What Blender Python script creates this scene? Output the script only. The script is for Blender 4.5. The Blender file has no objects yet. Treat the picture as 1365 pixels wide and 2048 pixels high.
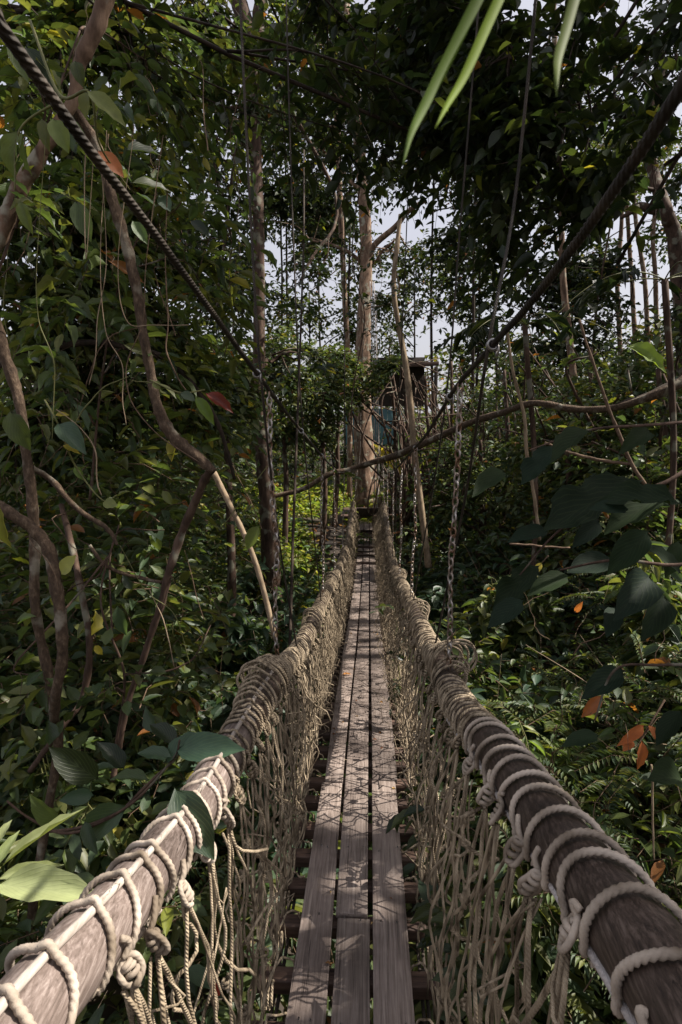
import bpy, math, random
import numpy as np
from mathutils import Vector, Matrix
random.seed(7); RNG = np.random.default_rng(11)
PI = math.pi
sc = bpy.context.scene
COL = sc.collection

# ------------------------------------------------------------------ camera, sky, sun, exposure
F, HY, VX = 1138.0, 870.0, 739.0
PITCH = math.atan((1024 - HY) / F); YAW = math.atan((VX - 682.5) / F)
CF = np.array([-math.sin(YAW) * math.cos(PITCH), math.cos(YAW) * math.cos(PITCH), -math.sin(PITCH)])
CR = np.array([math.cos(YAW), math.sin(YAW), 0.0]); CU = np.cross(CR, CF)
CAM = np.array([0.0, 0.0, 1.6])
cam = bpy.data.cameras.new('camera'); camo = bpy.data.objects.new('camera', cam); COL.objects.link(camo)
cam.sensor_fit = 'VERTICAL'; cam.sensor_height = 36; cam.lens = F / 2048 * 36
cam.clip_start = 0.02; cam.clip_end = 2000
camo.location = CAM; camo.rotation_euler = (PI / 2 - PITCH, 0, YAW)
cam.dof.use_dof = True; cam.dof.focus_distance = 2.3; cam.dof.aperture_fstop = 15
sc.camera = camo

SUN_EL, SUN_AZ = math.radians(50), math.radians(83)      # azimuth from +Y towards +X
SUN = np.array([math.cos(SUN_EL) * math.sin(SUN_AZ), math.cos(SUN_EL) * math.cos(SUN_AZ), math.sin(SUN_EL)])
w = bpy.data.worlds.new('World'); sc.world = w; w.use_nodes = True
nt = w.node_tree; bg = nt.nodes['Background']
sky = nt.nodes.new('ShaderNodeTexSky'); sky.sky_type = 'NISHITA'; sky.sun_disc = False
sky.sun_elevation = SUN_EL; sky.sun_rotation = SUN_AZ; sky.dust_density = 7; sky.air_density = 1.0; sky.ozone_density = 1.5
sky.altitude = 100
mixs = nt.nodes.new('ShaderNodeMix'); mixs.data_type = 'RGBA'; mixs.inputs['Factor'].default_value = .62      # thin high haze pales the blue
nt.links.new(sky.outputs[0], mixs.inputs['A']); mixs.inputs['B'].default_value = (5.0, 4.85, 5.15, 1)
nt.links.new(mixs.outputs['Result'], bg.inputs[0]); bg.inputs[1].default_value = 0.088
sl = bpy.data.lights.new('sun', 'SUN'); sl.energy = 5.0; sl.angle = math.radians(0.5); sl.color = (1, 0.93, 0.84)
so = bpy.data.objects.new('sun', sl); COL.objects.link(so)
so.rotation_euler = Vector(SUN).to_track_quat('Z', 'Y').to_euler()
so.location = (20, 10, 30)
sc.view_settings.view_transform = 'Standard'; sc.view_settings.look = 'None'
sc.view_settings.exposure = 1.0; sc.view_settings.gamma = 1
try:
    sc.cycles.max_bounces = 7; sc.cycles.diffuse_bounces = 4; sc.cycles.transmission_bounces = 4
    sc.cycles.glossy_bounces = 2; sc.cycles.use_denoising = True
    sc.cycles.sample_clamp_indirect = 4
except Exception: pass

# ------------------------------------------------------------------ measuring: a pixel of the photograph to a point of the place
def ray(px, py): return CF + CR * (px - 682.5) / F - CU * (py - 1024) / F
def atx(px, py, X): d = ray(px, py); return CAM + d * (X / d[0])
def at(px, py, Y): d = ray(px, py); return CAM + d * (Y / d[1])
def nrm(a):
    a = np.asarray(a, float); return a / np.maximum(np.linalg.norm(a, axis=-1, keepdims=True), 1e-9)

# ------------------------------------------------------------------ materials
def mat(name):
    m = bpy.data.materials.new(name); m.use_nodes = True
    n = m.node_tree; return m, n, n.nodes['Principled BSDF']
def N(n, t, **k):
    x = n.nodes.new(t)
    for a, b in k.items(): setattr(x, a, b)
    return x
def ramp(n, stops):
    r = N(n, 'ShaderNodeValToRGB'); e = r.color_ramp.elements
    while len(e) < len(stops): e.new(0.5)
    for i, (p, c) in enumerate(stops): e[i].position = p; e[i].color = (*c, 1)
    return r
def leaf_mat(name, rough=.42, trans=.4, vein=True, spec=.45, vs=.13):
    m, n, b = mat(name); L = n.links.new
    at_ = N(n, 'ShaderNodeAttribute', attribute_name='tint')
    uv = N(n, 'ShaderNodeUVMap'); sep = N(n, 'ShaderNodeSeparateXYZ'); L(uv.outputs[0], sep.inputs[0])
    col = at_.outputs['Color']
    noi = N(n, 'ShaderNodeTexNoise'); noi.inputs['Scale'].default_value = 30; noi.inputs['Detail'].default_value = 3
    geo = N(n, 'ShaderNodeNewGeometry'); L(geo.outputs['Position'], noi.inputs['Vector'])
    mr = N(n, 'ShaderNodeMapRange'); L(noi.outputs[0], mr.inputs[0]); mr.inputs[3].default_value = .65; mr.inputs[4].default_value = 1.3
    vm = N(n, 'ShaderNodeVectorMath', operation='SCALE'); L(col, vm.inputs[0]); L(mr.outputs[0], vm.inputs['Scale']); col = vm.outputs[0]
    if vein:
        # side veins: wave over (v - |u|); midrib where |u| small
        ab = N(n, 'ShaderNodeMath', operation='ABSOLUTE'); L(sep.outputs[0], ab.inputs[0])
        a2 = N(n, 'ShaderNodeMath', operation='MULTIPLY_ADD'); L(ab.outputs[0], a2.inputs[0]); a2.inputs[1].default_value = -.55; L(sep.outputs[1], a2.inputs[2])
        s = N(n, 'ShaderNodeMath', operation='MULTIPLY'); L(a2.outputs[0], s.inputs[0]); s.inputs[1].default_value = 48
        si = N(n, 'ShaderNodeMath', operation='SINE'); L(s.outputs[0], si.inputs[0])
        pw = N(n, 'ShaderNodeMapRange'); L(si.outputs[0], pw.inputs[0]); pw.inputs[1].default_value = .6; pw.inputs[2].default_value = 1.0
        md = N(n, 'ShaderNodeMapRange'); L(ab.outputs[0], md.inputs[0]); md.inputs[1].default_value = .0; md.inputs[2].default_value = .035; md.inputs[3].default_value = 1; md.inputs[4].default_value = 0
        mx = N(n, 'ShaderNodeMath', operation='MAXIMUM'); L(pw.outputs[0], mx.inputs[0]); L(md.outputs[0], mx.inputs[1])
        mix = N(n, 'ShaderNodeMix', data_type='RGBA'); sc_ = N(n, 'ShaderNodeMath', operation='MULTIPLY'); L(mx.outputs[0], sc_.inputs[0]); sc_.inputs[1].default_value = vs
        L(sc_.outputs[0], mix.inputs['Factor']); L(col, mix.inputs['A']); mix.inputs['B'].default_value = (.2, .26, .1, 1); col = mix.outputs['Result']
        bp = N(n, 'ShaderNodeBump'); bp.inputs['Strength'].default_value = .25; bp.inputs['Distance'].default_value = .0015; bp.invert = True
        L(mx.outputs[0], bp.inputs['Height']); L(bp.outputs[0], b.inputs['Normal'])
    L(col, b.inputs['Base Color']); b.inputs['Roughness'].default_value = rough; b.inputs['Specular IOR Level'].default_value = spec
    tr = N(n, 'ShaderNodeBsdfTranslucent')
    v2 = N(n, 'ShaderNodeVectorMath', operation='MULTIPLY'); L(col, v2.inputs[0]); v2.inputs[1].default_value = (2.0, 2.0, .9); L(v2.outputs[0], tr.inputs[0])
    ms = N(n, 'ShaderNodeMixShader'); ms.inputs[0].default_value = trans
    L(b.outputs[0], ms.inputs[1]); L(tr.outputs[0], ms.inputs[2]); L(ms.outputs[0], n.nodes['Material Output'].inputs[0])
    return m
def bark_mat(name, c0, c1, c2, sc_=18, stretch=.25, bump=.6, rough=.85, lichen=None):
    m, n, b = mat(name); L = n.links.new
    tc = N(n, 'ShaderNodeNewGeometry'); mp = N(n, 'ShaderNodeMapping'); mp.inputs['Scale'].default_value = (1, 1, stretch); L(tc.outputs['Position'], mp.inputs[0])
    a = N(n, 'ShaderNodeTexNoise'); a.inputs['Scale'].default_value = sc_; a.inputs['Detail'].default_value = 8; a.inputs['Roughness'].default_value = .65; L(mp.outputs[0], a.inputs[0])
    r = ramp(n, [(.3, c0), (.52, c1), (.75, c2)]); L(a.outputs[0], r.inputs[0]); col = r.outputs[0]
    if lichen:
        k = N(n, 'ShaderNodeTexNoise'); k.inputs['Scale'].default_value = 7; k.inputs['Detail'].default_value = 5; L(tc.outputs['Position'], k.inputs[0])
        kr = ramp(n, [(.56, (0, 0, 0)), (.64, (1, 1, 1))]); L(k.outputs[0], kr.inputs[0])
        mx = N(n, 'ShaderNodeMix', data_type='RGBA'); L(kr.outputs[0], mx.inputs['Factor']); L(col, mx.inputs['A']); mx.inputs['B'].default_value = (*lichen, 1); col = mx.outputs['Result']
    L(col, b.inputs['Base Color']); b.inputs['Roughness'].default_value = rough; b.inputs['Specular IOR Level'].default_value = .25
    bp = N(n, 'ShaderNodeBump'); bp.inputs['Strength'].default_value = bump; bp.inputs['Distance'].default_value = .01; L(a.outputs[0], bp.inputs['Height']); L(bp.outputs[0], b.inputs['Normal'])
    return m
def wood_mat(name, c0, c1, c2, axis=(14, .9, 14), rough=.62, bump=.3, spec=.35):
    m, n, b = mat(name); L = n.links.new
    tc = N(n, 'ShaderNodeNewGeometry'); oi = N(n, 'ShaderNodeObjectInfo')
    ad = N(n, 'ShaderNodeVectorMath', operation='ADD'); L(tc.outputs['Position'], ad.inputs[0])
    sv = N(n, 'ShaderNodeVectorMath', operation='SCALE'); sv.inputs[0].default_value = (7, 13, 5); L(oi.outputs['Random'], sv.inputs['Scale']); L(sv.outputs[0], ad.inputs[1])
    mp = N(n, 'ShaderNodeMapping'); mp.inputs['Scale'].default_value = axis; L(ad.outputs[0], mp.inputs[0])
    a = N(n, 'ShaderNodeTexNoise'); a.inputs['Scale'].default_value = 6; a.inputs['Detail'].default_value = 9; a.inputs['Roughness'].default_value = .7; a.inputs['Distortion'].default_value = .4; L(mp.outputs[0], a.inputs[0])
    g = N(n, 'ShaderNodeTexNoise'); g.inputs['Scale'].default_value = 4.5; g.inputs['Detail'].default_value = 5; L(ad.outputs[0], g.inputs[0])
    r = ramp(n, [(.3, c0), (.5, c1), (.72, c2)]); L(a.outputs[0], r.inputs[0])
    r2 = ramp(n, [(.33, (.5, .47, .46)), (.58, (1.08, 1.05, 1.03))]); L(g.outputs[0], r2.inputs[0])
    vm = N(n, 'ShaderNodeVectorMath', operation='MULTIPLY'); L(r.outputs[0], vm.inputs[0]); L(r2.outputs[0], vm.inputs[1])
    mc = N(n, 'ShaderNodeMapping'); mc.inputs['Scale'].default_value = tuple(x * (1.6 if x > 5 else .6) for x in axis); L(ad.outputs[0], mc.inputs[0])
    ck = N(n, 'ShaderNodeTexNoise'); ck.inputs['Scale'].default_value = 1.3; ck.inputs['Detail'].default_value = 3; L(mc.outputs[0], ck.inputs[0])
    cr_ = ramp(n, [(.488, (1, 1, 1)), (.4965, (.22, .2, .19)), (.5035, (.22, .2, .19)), (.512, (1, 1, 1))]); L(ck.outputs[0], cr_.inputs[0])
    msk = N(n, 'ShaderNodeTexNoise'); msk.inputs['Scale'].default_value = 3; L(ad.outputs[0], msk.inputs[0]); mk = ramp(n, [(.45, (0, 0, 0)), (.55, (1, 1, 1))]); L(msk.outputs[0], mk.inputs[0])
    cm = N(n, 'ShaderNodeMix', data_type='RGBA'); L(mk.outputs[0], cm.inputs['Factor']); cm.inputs['A'].default_value = (1, 1, 1, 1); L(cr_.outputs[0], cm.inputs['B'])
    vx = N(n, 'ShaderNodeVectorMath', operation='MULTIPLY'); L(vm.outputs[0], vx.inputs[0]); L(cm.outputs['Result'], vx.inputs[1]); vm = vx
    mr = N(n, 'ShaderNodeMapRange'); L(oi.outputs['Random'], mr.inputs[0]); mr.inputs[3].default_value = .68; mr.inputs[4].default_value = 1.18
    v3 = N(n, 'ShaderNodeVectorMath', operation='SCALE'); L(vm.outputs[0], v3.inputs[0]); L(mr.outputs[0], v3.inputs['Scale'])
    L(v3.outputs[0], b.inputs['Base Color']); b.inputs['Roughness'].default_value = rough; b.inputs['Specular IOR Level'].default_value = spec
    bp = N(n, 'ShaderNodeBump'); bp.inputs['Strength'].default_value = bump; bp.inputs['Distance'].default_value = .004; L(a.outputs[0], bp.inputs['Height']); L(bp.outputs[0], b.inputs['Normal'])
    return m
def rope_mat(name, c0, c1, twist=True, rough=.8, strands=3, spec=.2, nsc=(14, 14, 14)):
    # UV: u once round the rope, v = metres along / rope radius
    m, n, b = mat(name); L = n.links.new
    geo = N(n, 'ShaderNodeNewGeometry'); a = N(n, 'ShaderNodeTexNoise'); a.inputs['Scale'].default_value = 1; a.inputs['Detail'].default_value = 6; mp = N(n, 'ShaderNodeMapping'); mp.inputs['Scale'].default_value = nsc; L(geo.outputs['Position'], mp.inputs[0]); L(mp.outputs[0], a.inputs[0])
    r = ramp(n, [(.34, c0), (.64, c1)]); L(a.outputs[0], r.inputs[0]); L(r.outputs[0], b.inputs['Base Color'])
    b.inputs['Roughness'].default_value = rough; b.inputs['Specular IOR Level'].default_value = spec
    uv = N(n, 'ShaderNodeUVMap'); sep = N(n, 'ShaderNodeSeparateXYZ'); L(uv.outputs[0], sep.inputs[0])
    u = N(n, 'ShaderNodeMath', operation='MULTIPLY'); L(sep.outputs[0], u.inputs[0]); u.inputs[1].default_value = 2 * PI * strands
    v = N(n, 'ShaderNodeMath', operation='MULTIPLY_ADD'); L(sep.outputs[1], v.inputs[0]); v.inputs[1].default_value = 3.4; L(u.outputs[0], v.inputs[2])
    s = N(n, 'ShaderNodeMath', operation='SINE'); L(v.outputs[0], s.inputs[0])
    bp = N(n, 'ShaderNodeBump'); bp.inputs['Strength'].default_value = .45 if twist else .15; bp.inputs['Distance'].default_value = .003; L(s.outputs[0], bp.inputs['Height'])
    f = N(n, 'ShaderNodeTexNoise'); f.inputs['Scale'].default_value = 900; L(geo.outputs['Position'], f.inputs[0])
    b2 = N(n, 'ShaderNodeBump'); b2.inputs['Strength'].default_value = .3; b2.inputs['Distance'].default_value = .0006; L(f.outputs[0], b2.inputs['Height']); L(bp.outputs[0], b2.inputs['Normal']); L(b2.outputs[0], b.inputs['Normal'])
    return m
def metal_mat(name, c0, c1, rough=.45, metallic=.8):
    m, n, b = mat(name); L = n.links.new
    g = N(n, 'ShaderNodeNewGeometry'); a = N(n, 'ShaderNodeTexNoise'); a.inputs['Scale'].default_value = 22; a.inputs['Detail'].default_value = 6; L(g.outputs['Position'], a.inputs[0])
    r = ramp(n, [(.4, c0), (.62, c1)]); L(a.outputs[0], r.inputs[0]); L(r.outputs[0], b.inputs['Base Color'])
    b.inputs['Metallic'].default_value = metallic; b.inputs['Roughness'].default_value = rough
    bp = N(n, 'ShaderNodeBump'); bp.inputs['Strength'].default_value = .3; bp.inputs['Distance'].default_value = .002; L(a.outputs[0], bp.inputs['Height']); L(bp.outputs[0], b.inputs['Normal'])
    return m
def plain_mat(name, c, rough=.8, c2=None, s=8):
    m, n, b = mat(name); L = n.links.new
    g = N(n, 'ShaderNodeNewGeometry'); a = N(n, 'ShaderNodeTexNoise'); a.inputs['Scale'].default_value = s; a.inputs['Detail'].default_value = 6; L(g.outputs['Position'], a.inputs[0])
    r = ramp(n, [(.35, c), (.65, c2 or tuple(x * 1.4 for x in c))]); L(a.outputs[0], r.inputs[0]); L(r.outputs[0], b.inputs['Base Color']); b.inputs['Roughness'].default_value = rough
    bp = N(n, 'ShaderNodeBump'); bp.inputs['Strength'].default_value = .4; bp.inputs['Distance'].default_value = .02; L(a.outputs[0], bp.inputs['Height']); L(bp.outputs[0], b.inputs['Normal'])
    return m
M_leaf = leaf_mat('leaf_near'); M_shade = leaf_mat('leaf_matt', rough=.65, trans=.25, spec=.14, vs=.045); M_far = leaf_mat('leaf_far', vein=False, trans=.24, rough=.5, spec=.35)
M_dry = leaf_mat('leaf_dry', vein=True, trans=.2, rough=.75, spec=.15)
M_bark = bark_mat('bark_brown', (.02, .013, .009), (.075, .046, .032), (.16, .105, .075), lichen=(.17, .16, .12))
M_barkpale = bark_mat('bark_pale', (.04, .025, .016), (.17, .108, .072), (.38, .265, .185), sc_=11, stretch=.3, bump=.9, lichen=(.28, .26, .2))
M_barkdark = bark_mat('bark_dark', (.012, .01, .008), (.04, .028, .02), (.075, .055, .04))
M_liana = bark_mat('bark_liana', (.04, .027, .018), (.085, .056, .036), (.21, .15, .1), sc_=60, stretch=.5, bump=1.0, lichen=(.24, .21, .16))
M_stem = bark_mat('green_stem', (.06, .07, .02), (.14, .14, .05), (.22, .19, .08), sc_=20, stretch=1, bump=.1, rough=.5)
M_twig = bark_mat('twig', (.05, .032, .02), (.12, .078, .05), (.25, .17, .11), sc_=30, stretch=1, bump=.3)
M_dead = bark_mat('dead_stick', (.12, .085, .055), (.27, .2, .13), (.42, .33, .23), sc_=25, stretch=.4, bump=.4)
M_log = wood_mat('log_wood', (.014, .01, .008), (.052, .037, .029), (.15, .115, .096), axis=(34, 1.3, 34), rough=.48, bump=.3)
M_logpale = wood_mat('log_wood_sunlit', (.06, .045, .037), (.16, .127, .112), (.33, .285, .262), axis=(34, 1.3, 34), rough=.48, bump=.3)  # same log wood, with the sunlight on the near end put into its colour
M_plank = wood_mat('plank_wood', (.085, .068, .058), (.225, .183, .16), (.36, .31, .275), axis=(20, .7, 20), rough=.6, bump=.35)
M_beam = wood_mat('beam_wood', (.03, .018, .013), (.085, .052, .038), (.15, .1, .075), axis=(.9, 14, 14))
M_rope = rope_mat('rope_lashing', (.16, .125, .09), (.52, .44, .36), twist=False)
M_strand = rope_mat('rope_strand', (.08, .058, .036), (.43, .345, .24), nsc=(70, 70, 5))
M_stick = wood_mat('stick_wood', (.2, .17, .14), (.36, .32, .28), (.5, .46, .42), axis=(20, 1, 20))
M_core = rope_mat('rope_pale', (.3, .27, .25), (.52, .48, .46))
M_wire = rope_mat('wire_rope', (.02, .017, .014), (.06, .048, .037), rough=.65, strands=5, spec=.2)
M_chain = metal_mat('chain_rust', (.46, .43, .4), (.2, .12, .075), rough=.4)
M_galv = metal_mat('galvanised', (.42, .41, .4), (.3, .28, .26), rough=.4)
M_soil = plain_mat('soil', (.018, .013, .009), c2=(.055, .038, .025), s=5)

# ------------------------------------------------------------------ mesh helpers
def link(name, me, m=None, parent=None):
    o = bpy.data.objects.new(name, me); COL.objects.link(o)
    if m: me.materials.append(m)
    if parent: o.parent = parent
    return o
def raw(name, V, Fc, k, m=None, parent=None, uv=None, tint=None, smooth=True):
    """V (n,3), Fc (f,k) uniform polygons; uv per vertex (n,2); tint per vertex (n,3)"""
    V = np.asarray(V, np.float32); Fc = np.asarray(Fc, np.int32)
    if parent is not None: V = V - np.array(parent.location, np.float32)
    me = bpy.data.meshes.new(name); nf = len(Fc)
    me.vertices.add(len(V)); me.vertices.foreach_set('co', V.ravel())
    me.loops.add(nf * k); me.loops.foreach_set('vertex_index', Fc.ravel())
    me.polygons.add(nf); me.polygons.foreach_set('loop_start', np.arange(0, nf * k, k, dtype=np.int32))
    me.update(calc_edges=True)
    if smooth: me.polygons.foreach_set('use_smooth', np.ones(nf, bool))
    if uv is not None:
        l = me.uv_layers.new(name='UVMap'); l.data.foreach_set('uv', np.asarray(uv, np.float32)[Fc.ravel()].ravel())
    if tint is not None:
        a = me.attributes.new('tint', 'FLOAT_COLOR', 'POINT')
        a.data.foreach_set('color', np.hstack([tint, np.ones((len(V), 1))]).astype(np.float32).ravel())
    me.validate(); return link(name, me, m, parent)
def tag(o, label=None, cat=None, group=None, kind=None):
    for k_, v_ in (('label', label), ('category', cat), ('group', group), ('kind', kind)):
        if v_: o[k_] = v_
    return o
def empty(name, loc, label, cat, group=None):
    o = bpy.data.objects.new(name, None); COL.objects.link(o); o.location = tuple(float(c) for c in loc); o.empty_display_size = .1
    return tag(o, label, cat, group)

class Tubes:
    def __init__(s): s.V = []; s.F = []; s.U = []; s.n = 0
    def add(s, P, R, sides=6, lobes=0, lobe=0.0, pitch=.04, closed=False, caps=True, rough=0):
        P = np.asarray(P, float); n = len(P)
        R = np.full(n, R) if np.isscalar(R) else np.asarray(R, float)
        T = np.gradient(P, axis=0) if not closed else (np.roll(P, -1, 0) - np.roll(P, 1, 0)); T = nrm(T)
        a = np.array([0, 0, 1.0]) if abs(T[0][2]) < .8 else np.array([1.0, 0, 0])
        A = np.empty((n, 3)); v = a - T[0] * (a @ T[0]); v /= np.linalg.norm(v); A[0] = v
        for i in range(1, n):
            v = v - T[i] * (v @ T[i]); l = math.sqrt(v @ v)
            v = v / l if l > 1e-6 else nrm(np.cross(T[i], [0.3, .5, .8])); A[i] = v
        B = np.cross(T, A); th = np.arange(sides) * 2 * PI / sides
        d = np.concatenate([[0], np.cumsum(np.linalg.norm(np.diff(P, axis=0), axis=1))])
        rr = np.ones((n, sides))
        if lobes: rr = 1 + lobe * np.abs(np.cos(lobes * .5 * (th[None] + 0) + lobes * .5 * d[:, None] * 2 * PI / pitch)) - lobe * .7
        if rough: rr = rr * (1 + rough * (RNG.normal(size=(n, sides)) * .5 + np.sin(np.arange(n)[:, None] * .7 + th[None] * 2) * .6 + np.sin(np.arange(n)[:, None] * .23 - th[None]) * .8))
        ring = P[:, None] + (R[:, None] * rr)[..., None] * (np.cos(th)[None, :, None] * A[:, None] + np.sin(th)[None, :, None] * B[:, None])
        s.V.append(ring.reshape(-1, 3)); rm = max(float(np.mean(R)), 1e-5)
        s.U.append(np.stack([np.tile(np.arange(sides) / sides, (n, 1)), np.tile((d / rm)[:, None], (1, sides))], -1).reshape(-1, 2))
        i = np.arange(n if closed else n - 1)[:, None] * sides; j = np.arange(sides)[None]
        j2 = (j + 1) % sides; i2 = (i + sides) % (n * sides)
        f = np.stack([i + j, i + j2, i2 + j2, i2 + j], -1).reshape(-1, 4) + s.n
        s.F.append(f)
        if caps and not closed and sides >= 4:
            for b0 in (0, (n - 1) * sides):
                idx = s.n + b0 + np.arange(sides)
                for q in range(0, sides - 2, 2):
                    fc = [idx[0], idx[q + 1], idx[q + 2], idx[(q + 3) % sides]]
                    if len(set(fc)) == 4: s.F.append(np.array([fc if b0 else fc[::-1]]))
        s.n += n * sides; return s
    def segs(s, P0, P1, r0, r1, sides=4):
        """many straight tapered sticks at once"""
        P0 = np.asarray(P0, float); P1 = np.asarray(P1, float); m = len(P0)
        if not m: return s
        r0 = np.broadcast_to(r0, (m,)); r1 = np.broadcast_to(r1, (m,))
        T = nrm(P1 - P0); a = np.where(np.abs(T[:, 2:3]) < .8, np.array([[0, 0, 1.0]]), np.array([[1.0, 0, 0]]))
        A = nrm(np.cross(T, a)); B = np.cross(T, A); th = np.arange(sides) * 2 * PI / sides
        c = np.cos(th)[None, :, None] * A[:, None] + np.sin(th)[None, :, None] * B[:, None]
        V = np.concatenate([P0[:, None] + c * r0[:, None, None], P1[:, None] + c * r1[:, None, None]], 1)
        s.V.append(V.reshape(-1, 3)); s.U.append(np.zeros((m * sides * 2, 2)))
        j = np.arange(sides); j2 = (j + 1) % sides
        f = np.stack([j, j2, j2 + sides, j + sides], -1)[None] + (np.arange(m) * sides * 2)[:, None, None] + s.n
        s.F.append(f.reshape(-1, 4)); s.n += m * sides * 2; return s
    def build(s, name, m, parent=None):
        return raw(name, np.concatenate(s.V), np.concatenate(s.F), 4, m, parent, uv=np.concatenate(s.U))
def smooth(P, n=8):
    """Catmull-Rom through P (k,d)"""
    P = np.asarray(P, float); Q = np.vstack([2 * P[0] - P[1], P, 2 * P[-1] - P[-2]]); out = []
    t = np.linspace(0, 1, n, endpoint=False)[:, None]
    for i in range(1, len(Q) - 2):
        a, b, c, d = Q[i - 1], Q[i], Q[i + 1], Q[i + 2]
        out.append(.5 * ((2 * b) + (-a + c) * t + (2 * a - 5 * b + 4 * c - d) * t * t + (-a + 3 * b - 3 * c + d) * t ** 3))
    out.append(P[-1][None]); return np.vstack(out)
def wob(n, amp, k=3):
    t = np.linspace(0, 1, n); o = np.zeros((n, 3))
    for i in range(1, k + 1):
        o += np.sin(t[:, None] * RNG.uniform(2, 5, 3) * i * 2 + RNG.uniform(0, 6.28, 3)) * RNG.normal(size=3) / i
    return o * amp

# boxes
def box_arrays(x0, x1, y0, y1, z0, z1): 
    V = [(x, y, z) for x in (x0, x1) for y in (y0, y1) for z in (z0, z1)]
    Fq = [(0, 1, 3, 2), (4, 6, 7, 5), (0, 4, 5, 1), (2, 3, 7, 6), (0, 2, 6, 4), (1, 5, 7, 3)]
    return np.array(V, float), np.array(Fq)
def boxes(name, lst, m, parent=None, bev=.003, fn=None):
    V, Fc, n = [], [], 0
    for b in lst:
        v, f = box_arrays(*b); V.append(v); Fc.append(f + n); n += 8
    V = np.vstack(V)
    if fn: V = fn(V)
    o = raw(name, V, np.vstack(Fc), 4, m, parent, smooth=False)
    if bev: md = o.modifiers.new('bevel', 'BEVEL'); md.width = bev; md.segments = 2
    return o

# ------------------------------------------------------------------ where the canopy lets the sun through
S1 = nrm(np.cross(SUN, [0, 0, 1.0])); S2 = np.cross(SUN, S1)
def sp(P): P = np.asarray(P, float); return np.stack([P @ S1, P @ S2], -1)
LIGHT = []     # (A, B, radius, strength)
def lit(A, B, r, p): LIGHT.append((np.array(A, float), np.array(B, float), r, p))
def nz(q, s, ph):
    a, b = q[..., 0] * s + ph, q[..., 1] * s - ph * 1.7
    return (np.sin(a * 1.0 + 1.3 * np.sin(b * .9)) + np.sin(b * 1.3 + 1.1 * np.sin(a * 1.4 + 2)) + .7 * np.sin((a + b) * 2.1 + 1)) / 2.7
def keep(P, general=True, pad=0):
    """False for leaves that would stand in a gap of the canopy"""
    P = np.asarray(P, float); q = sp(P); k = np.ones(len(P), bool); u = RNG.random(len(P))
    fine = nz(q, 9.0, .6) * .6 + nz(q, 21.0, 2.2) * .5
    for A, B, r, p in LIGHT:
        a, b = sp(A), sp(B); ab = b - a; t = np.clip(((q - a) @ ab) / max(ab @ ab, 1e-9), 0, 1)
        d = np.linalg.norm(q - (a + t[:, None] * ab), axis=1)
        C = A + t[:, None] * (B - A); front = ((P - C) @ SUN) > .25
        inside = front & (d < r * (1 + .35 * fine) + pad)
        thr = 2 * p - 1
        k &= ~(inside & (fine * .75 < thr + .0) )
    if general:
        high = P[:, 2] > 3.2
        g = nz(q, 3.3, .2) * .55 + nz(q, 8.5, 1.1) * .5
        k &= ~(high & (g > .36) & (u < .97))
    return k

# ------------------------------------------------------------------ leaves
def tmpl(rows, cols, shape, droop=.18, fold=.25, wave=0, lobes=None):
    """rows along, cols across; returns V(along, across, up), quads, uv"""
    t = np.linspace(0, 1, rows); V, U = [], []
    for i, a in enumerate(t):
        wd = shape(a)
        for j in range(cols):
            c = (j / (cols - 1) - .5) * 2
            up = -droop * a * a + fold * abs(c) * wd * .5 + (wave * math.sin(a * 17 + c * 2) * abs(c) * wd)
            al = a + (0.06 * abs(c) * (1 if a < .8 else 0))
            V.append((al, c * wd * .5, up)); U.append((c, a))
    Fq = [(i * cols + j, i * cols + j + 1, (i + 1) * cols + j + 1, (i + 1) * cols + j) for i in range(rows - 1) for j in range(cols - 1)]
    return np.array(V), np.array(Fq), np.array(U)
def ovate(a): return max(.02, (math.sin(PI * min(1, a ** .75 * 1.0)) ** .8) * (1 - .12 * a))
def lance(a): return max(.02, math.sin(PI * a ** .85) ** .9)
def obov(a): return max(.03, math.sin(PI * a ** 1.35) ** .75)
def strap(a): return max(.03, min(1, a * 6) * (1 - a ** 3) ** .8)
def lobed(a): return max(.04, math.sin(PI * a ** 1.15) ** .7 * (1 - .38 * max(0, math.sin(a * 15)) * (1 if a > .15 else 0)))
T_NEAR = tmpl(8, 5, ovate, .2, .3, .05); T_LANCE = tmpl(8, 5, lance, .25, .3, .04); T_OBOV = tmpl(8, 5, obov, .22, .28, .06)
T_LOBE = tmpl(18, 5, lobed, .3, .25, .06); T_STRAP = tmpl(12, 3, strap, .55, .3)
T_MID = tmpl(5, 3, ovate, .18, .3); T_FAR = tmpl(3, 3, lambda a: [0.04, 1, .04][int(round(a * 2))], .15, .3)
T_MIDL = tmpl(5, 3, lance, .2, .3)
def leaves(name, T, P, D, Nn, L, W, tint, m, parent=None, curl=None):
    V0, Fq, U = T; n, k = len(P), len(V0)
    if n == 0: return None
    D = nrm(D); S = nrm(np.cross(Nn, D)); Up = np.cross(D, S)
    c = RNG.uniform(.3, 1.7, n) if curl is None else np.full(n, curl)
    V = P[:, None] + L[:, None, None] * (V0[None, :, 0, None] * D[:, None] + V0[None, :, 1, None] * W[:, None, None] * S[:, None] + (V0[None, :, 2] * c[:, None])[..., None] * Up[:, None])
    Fc = Fq[None] + (np.arange(n) * k)[:, None, None]
    return raw(name, V.reshape(-1, 3), Fc.reshape(-1, 4), 4, m, parent, uv=np.tile(U, (n, 1)), tint=np.repeat(tint, k, 0))
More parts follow.
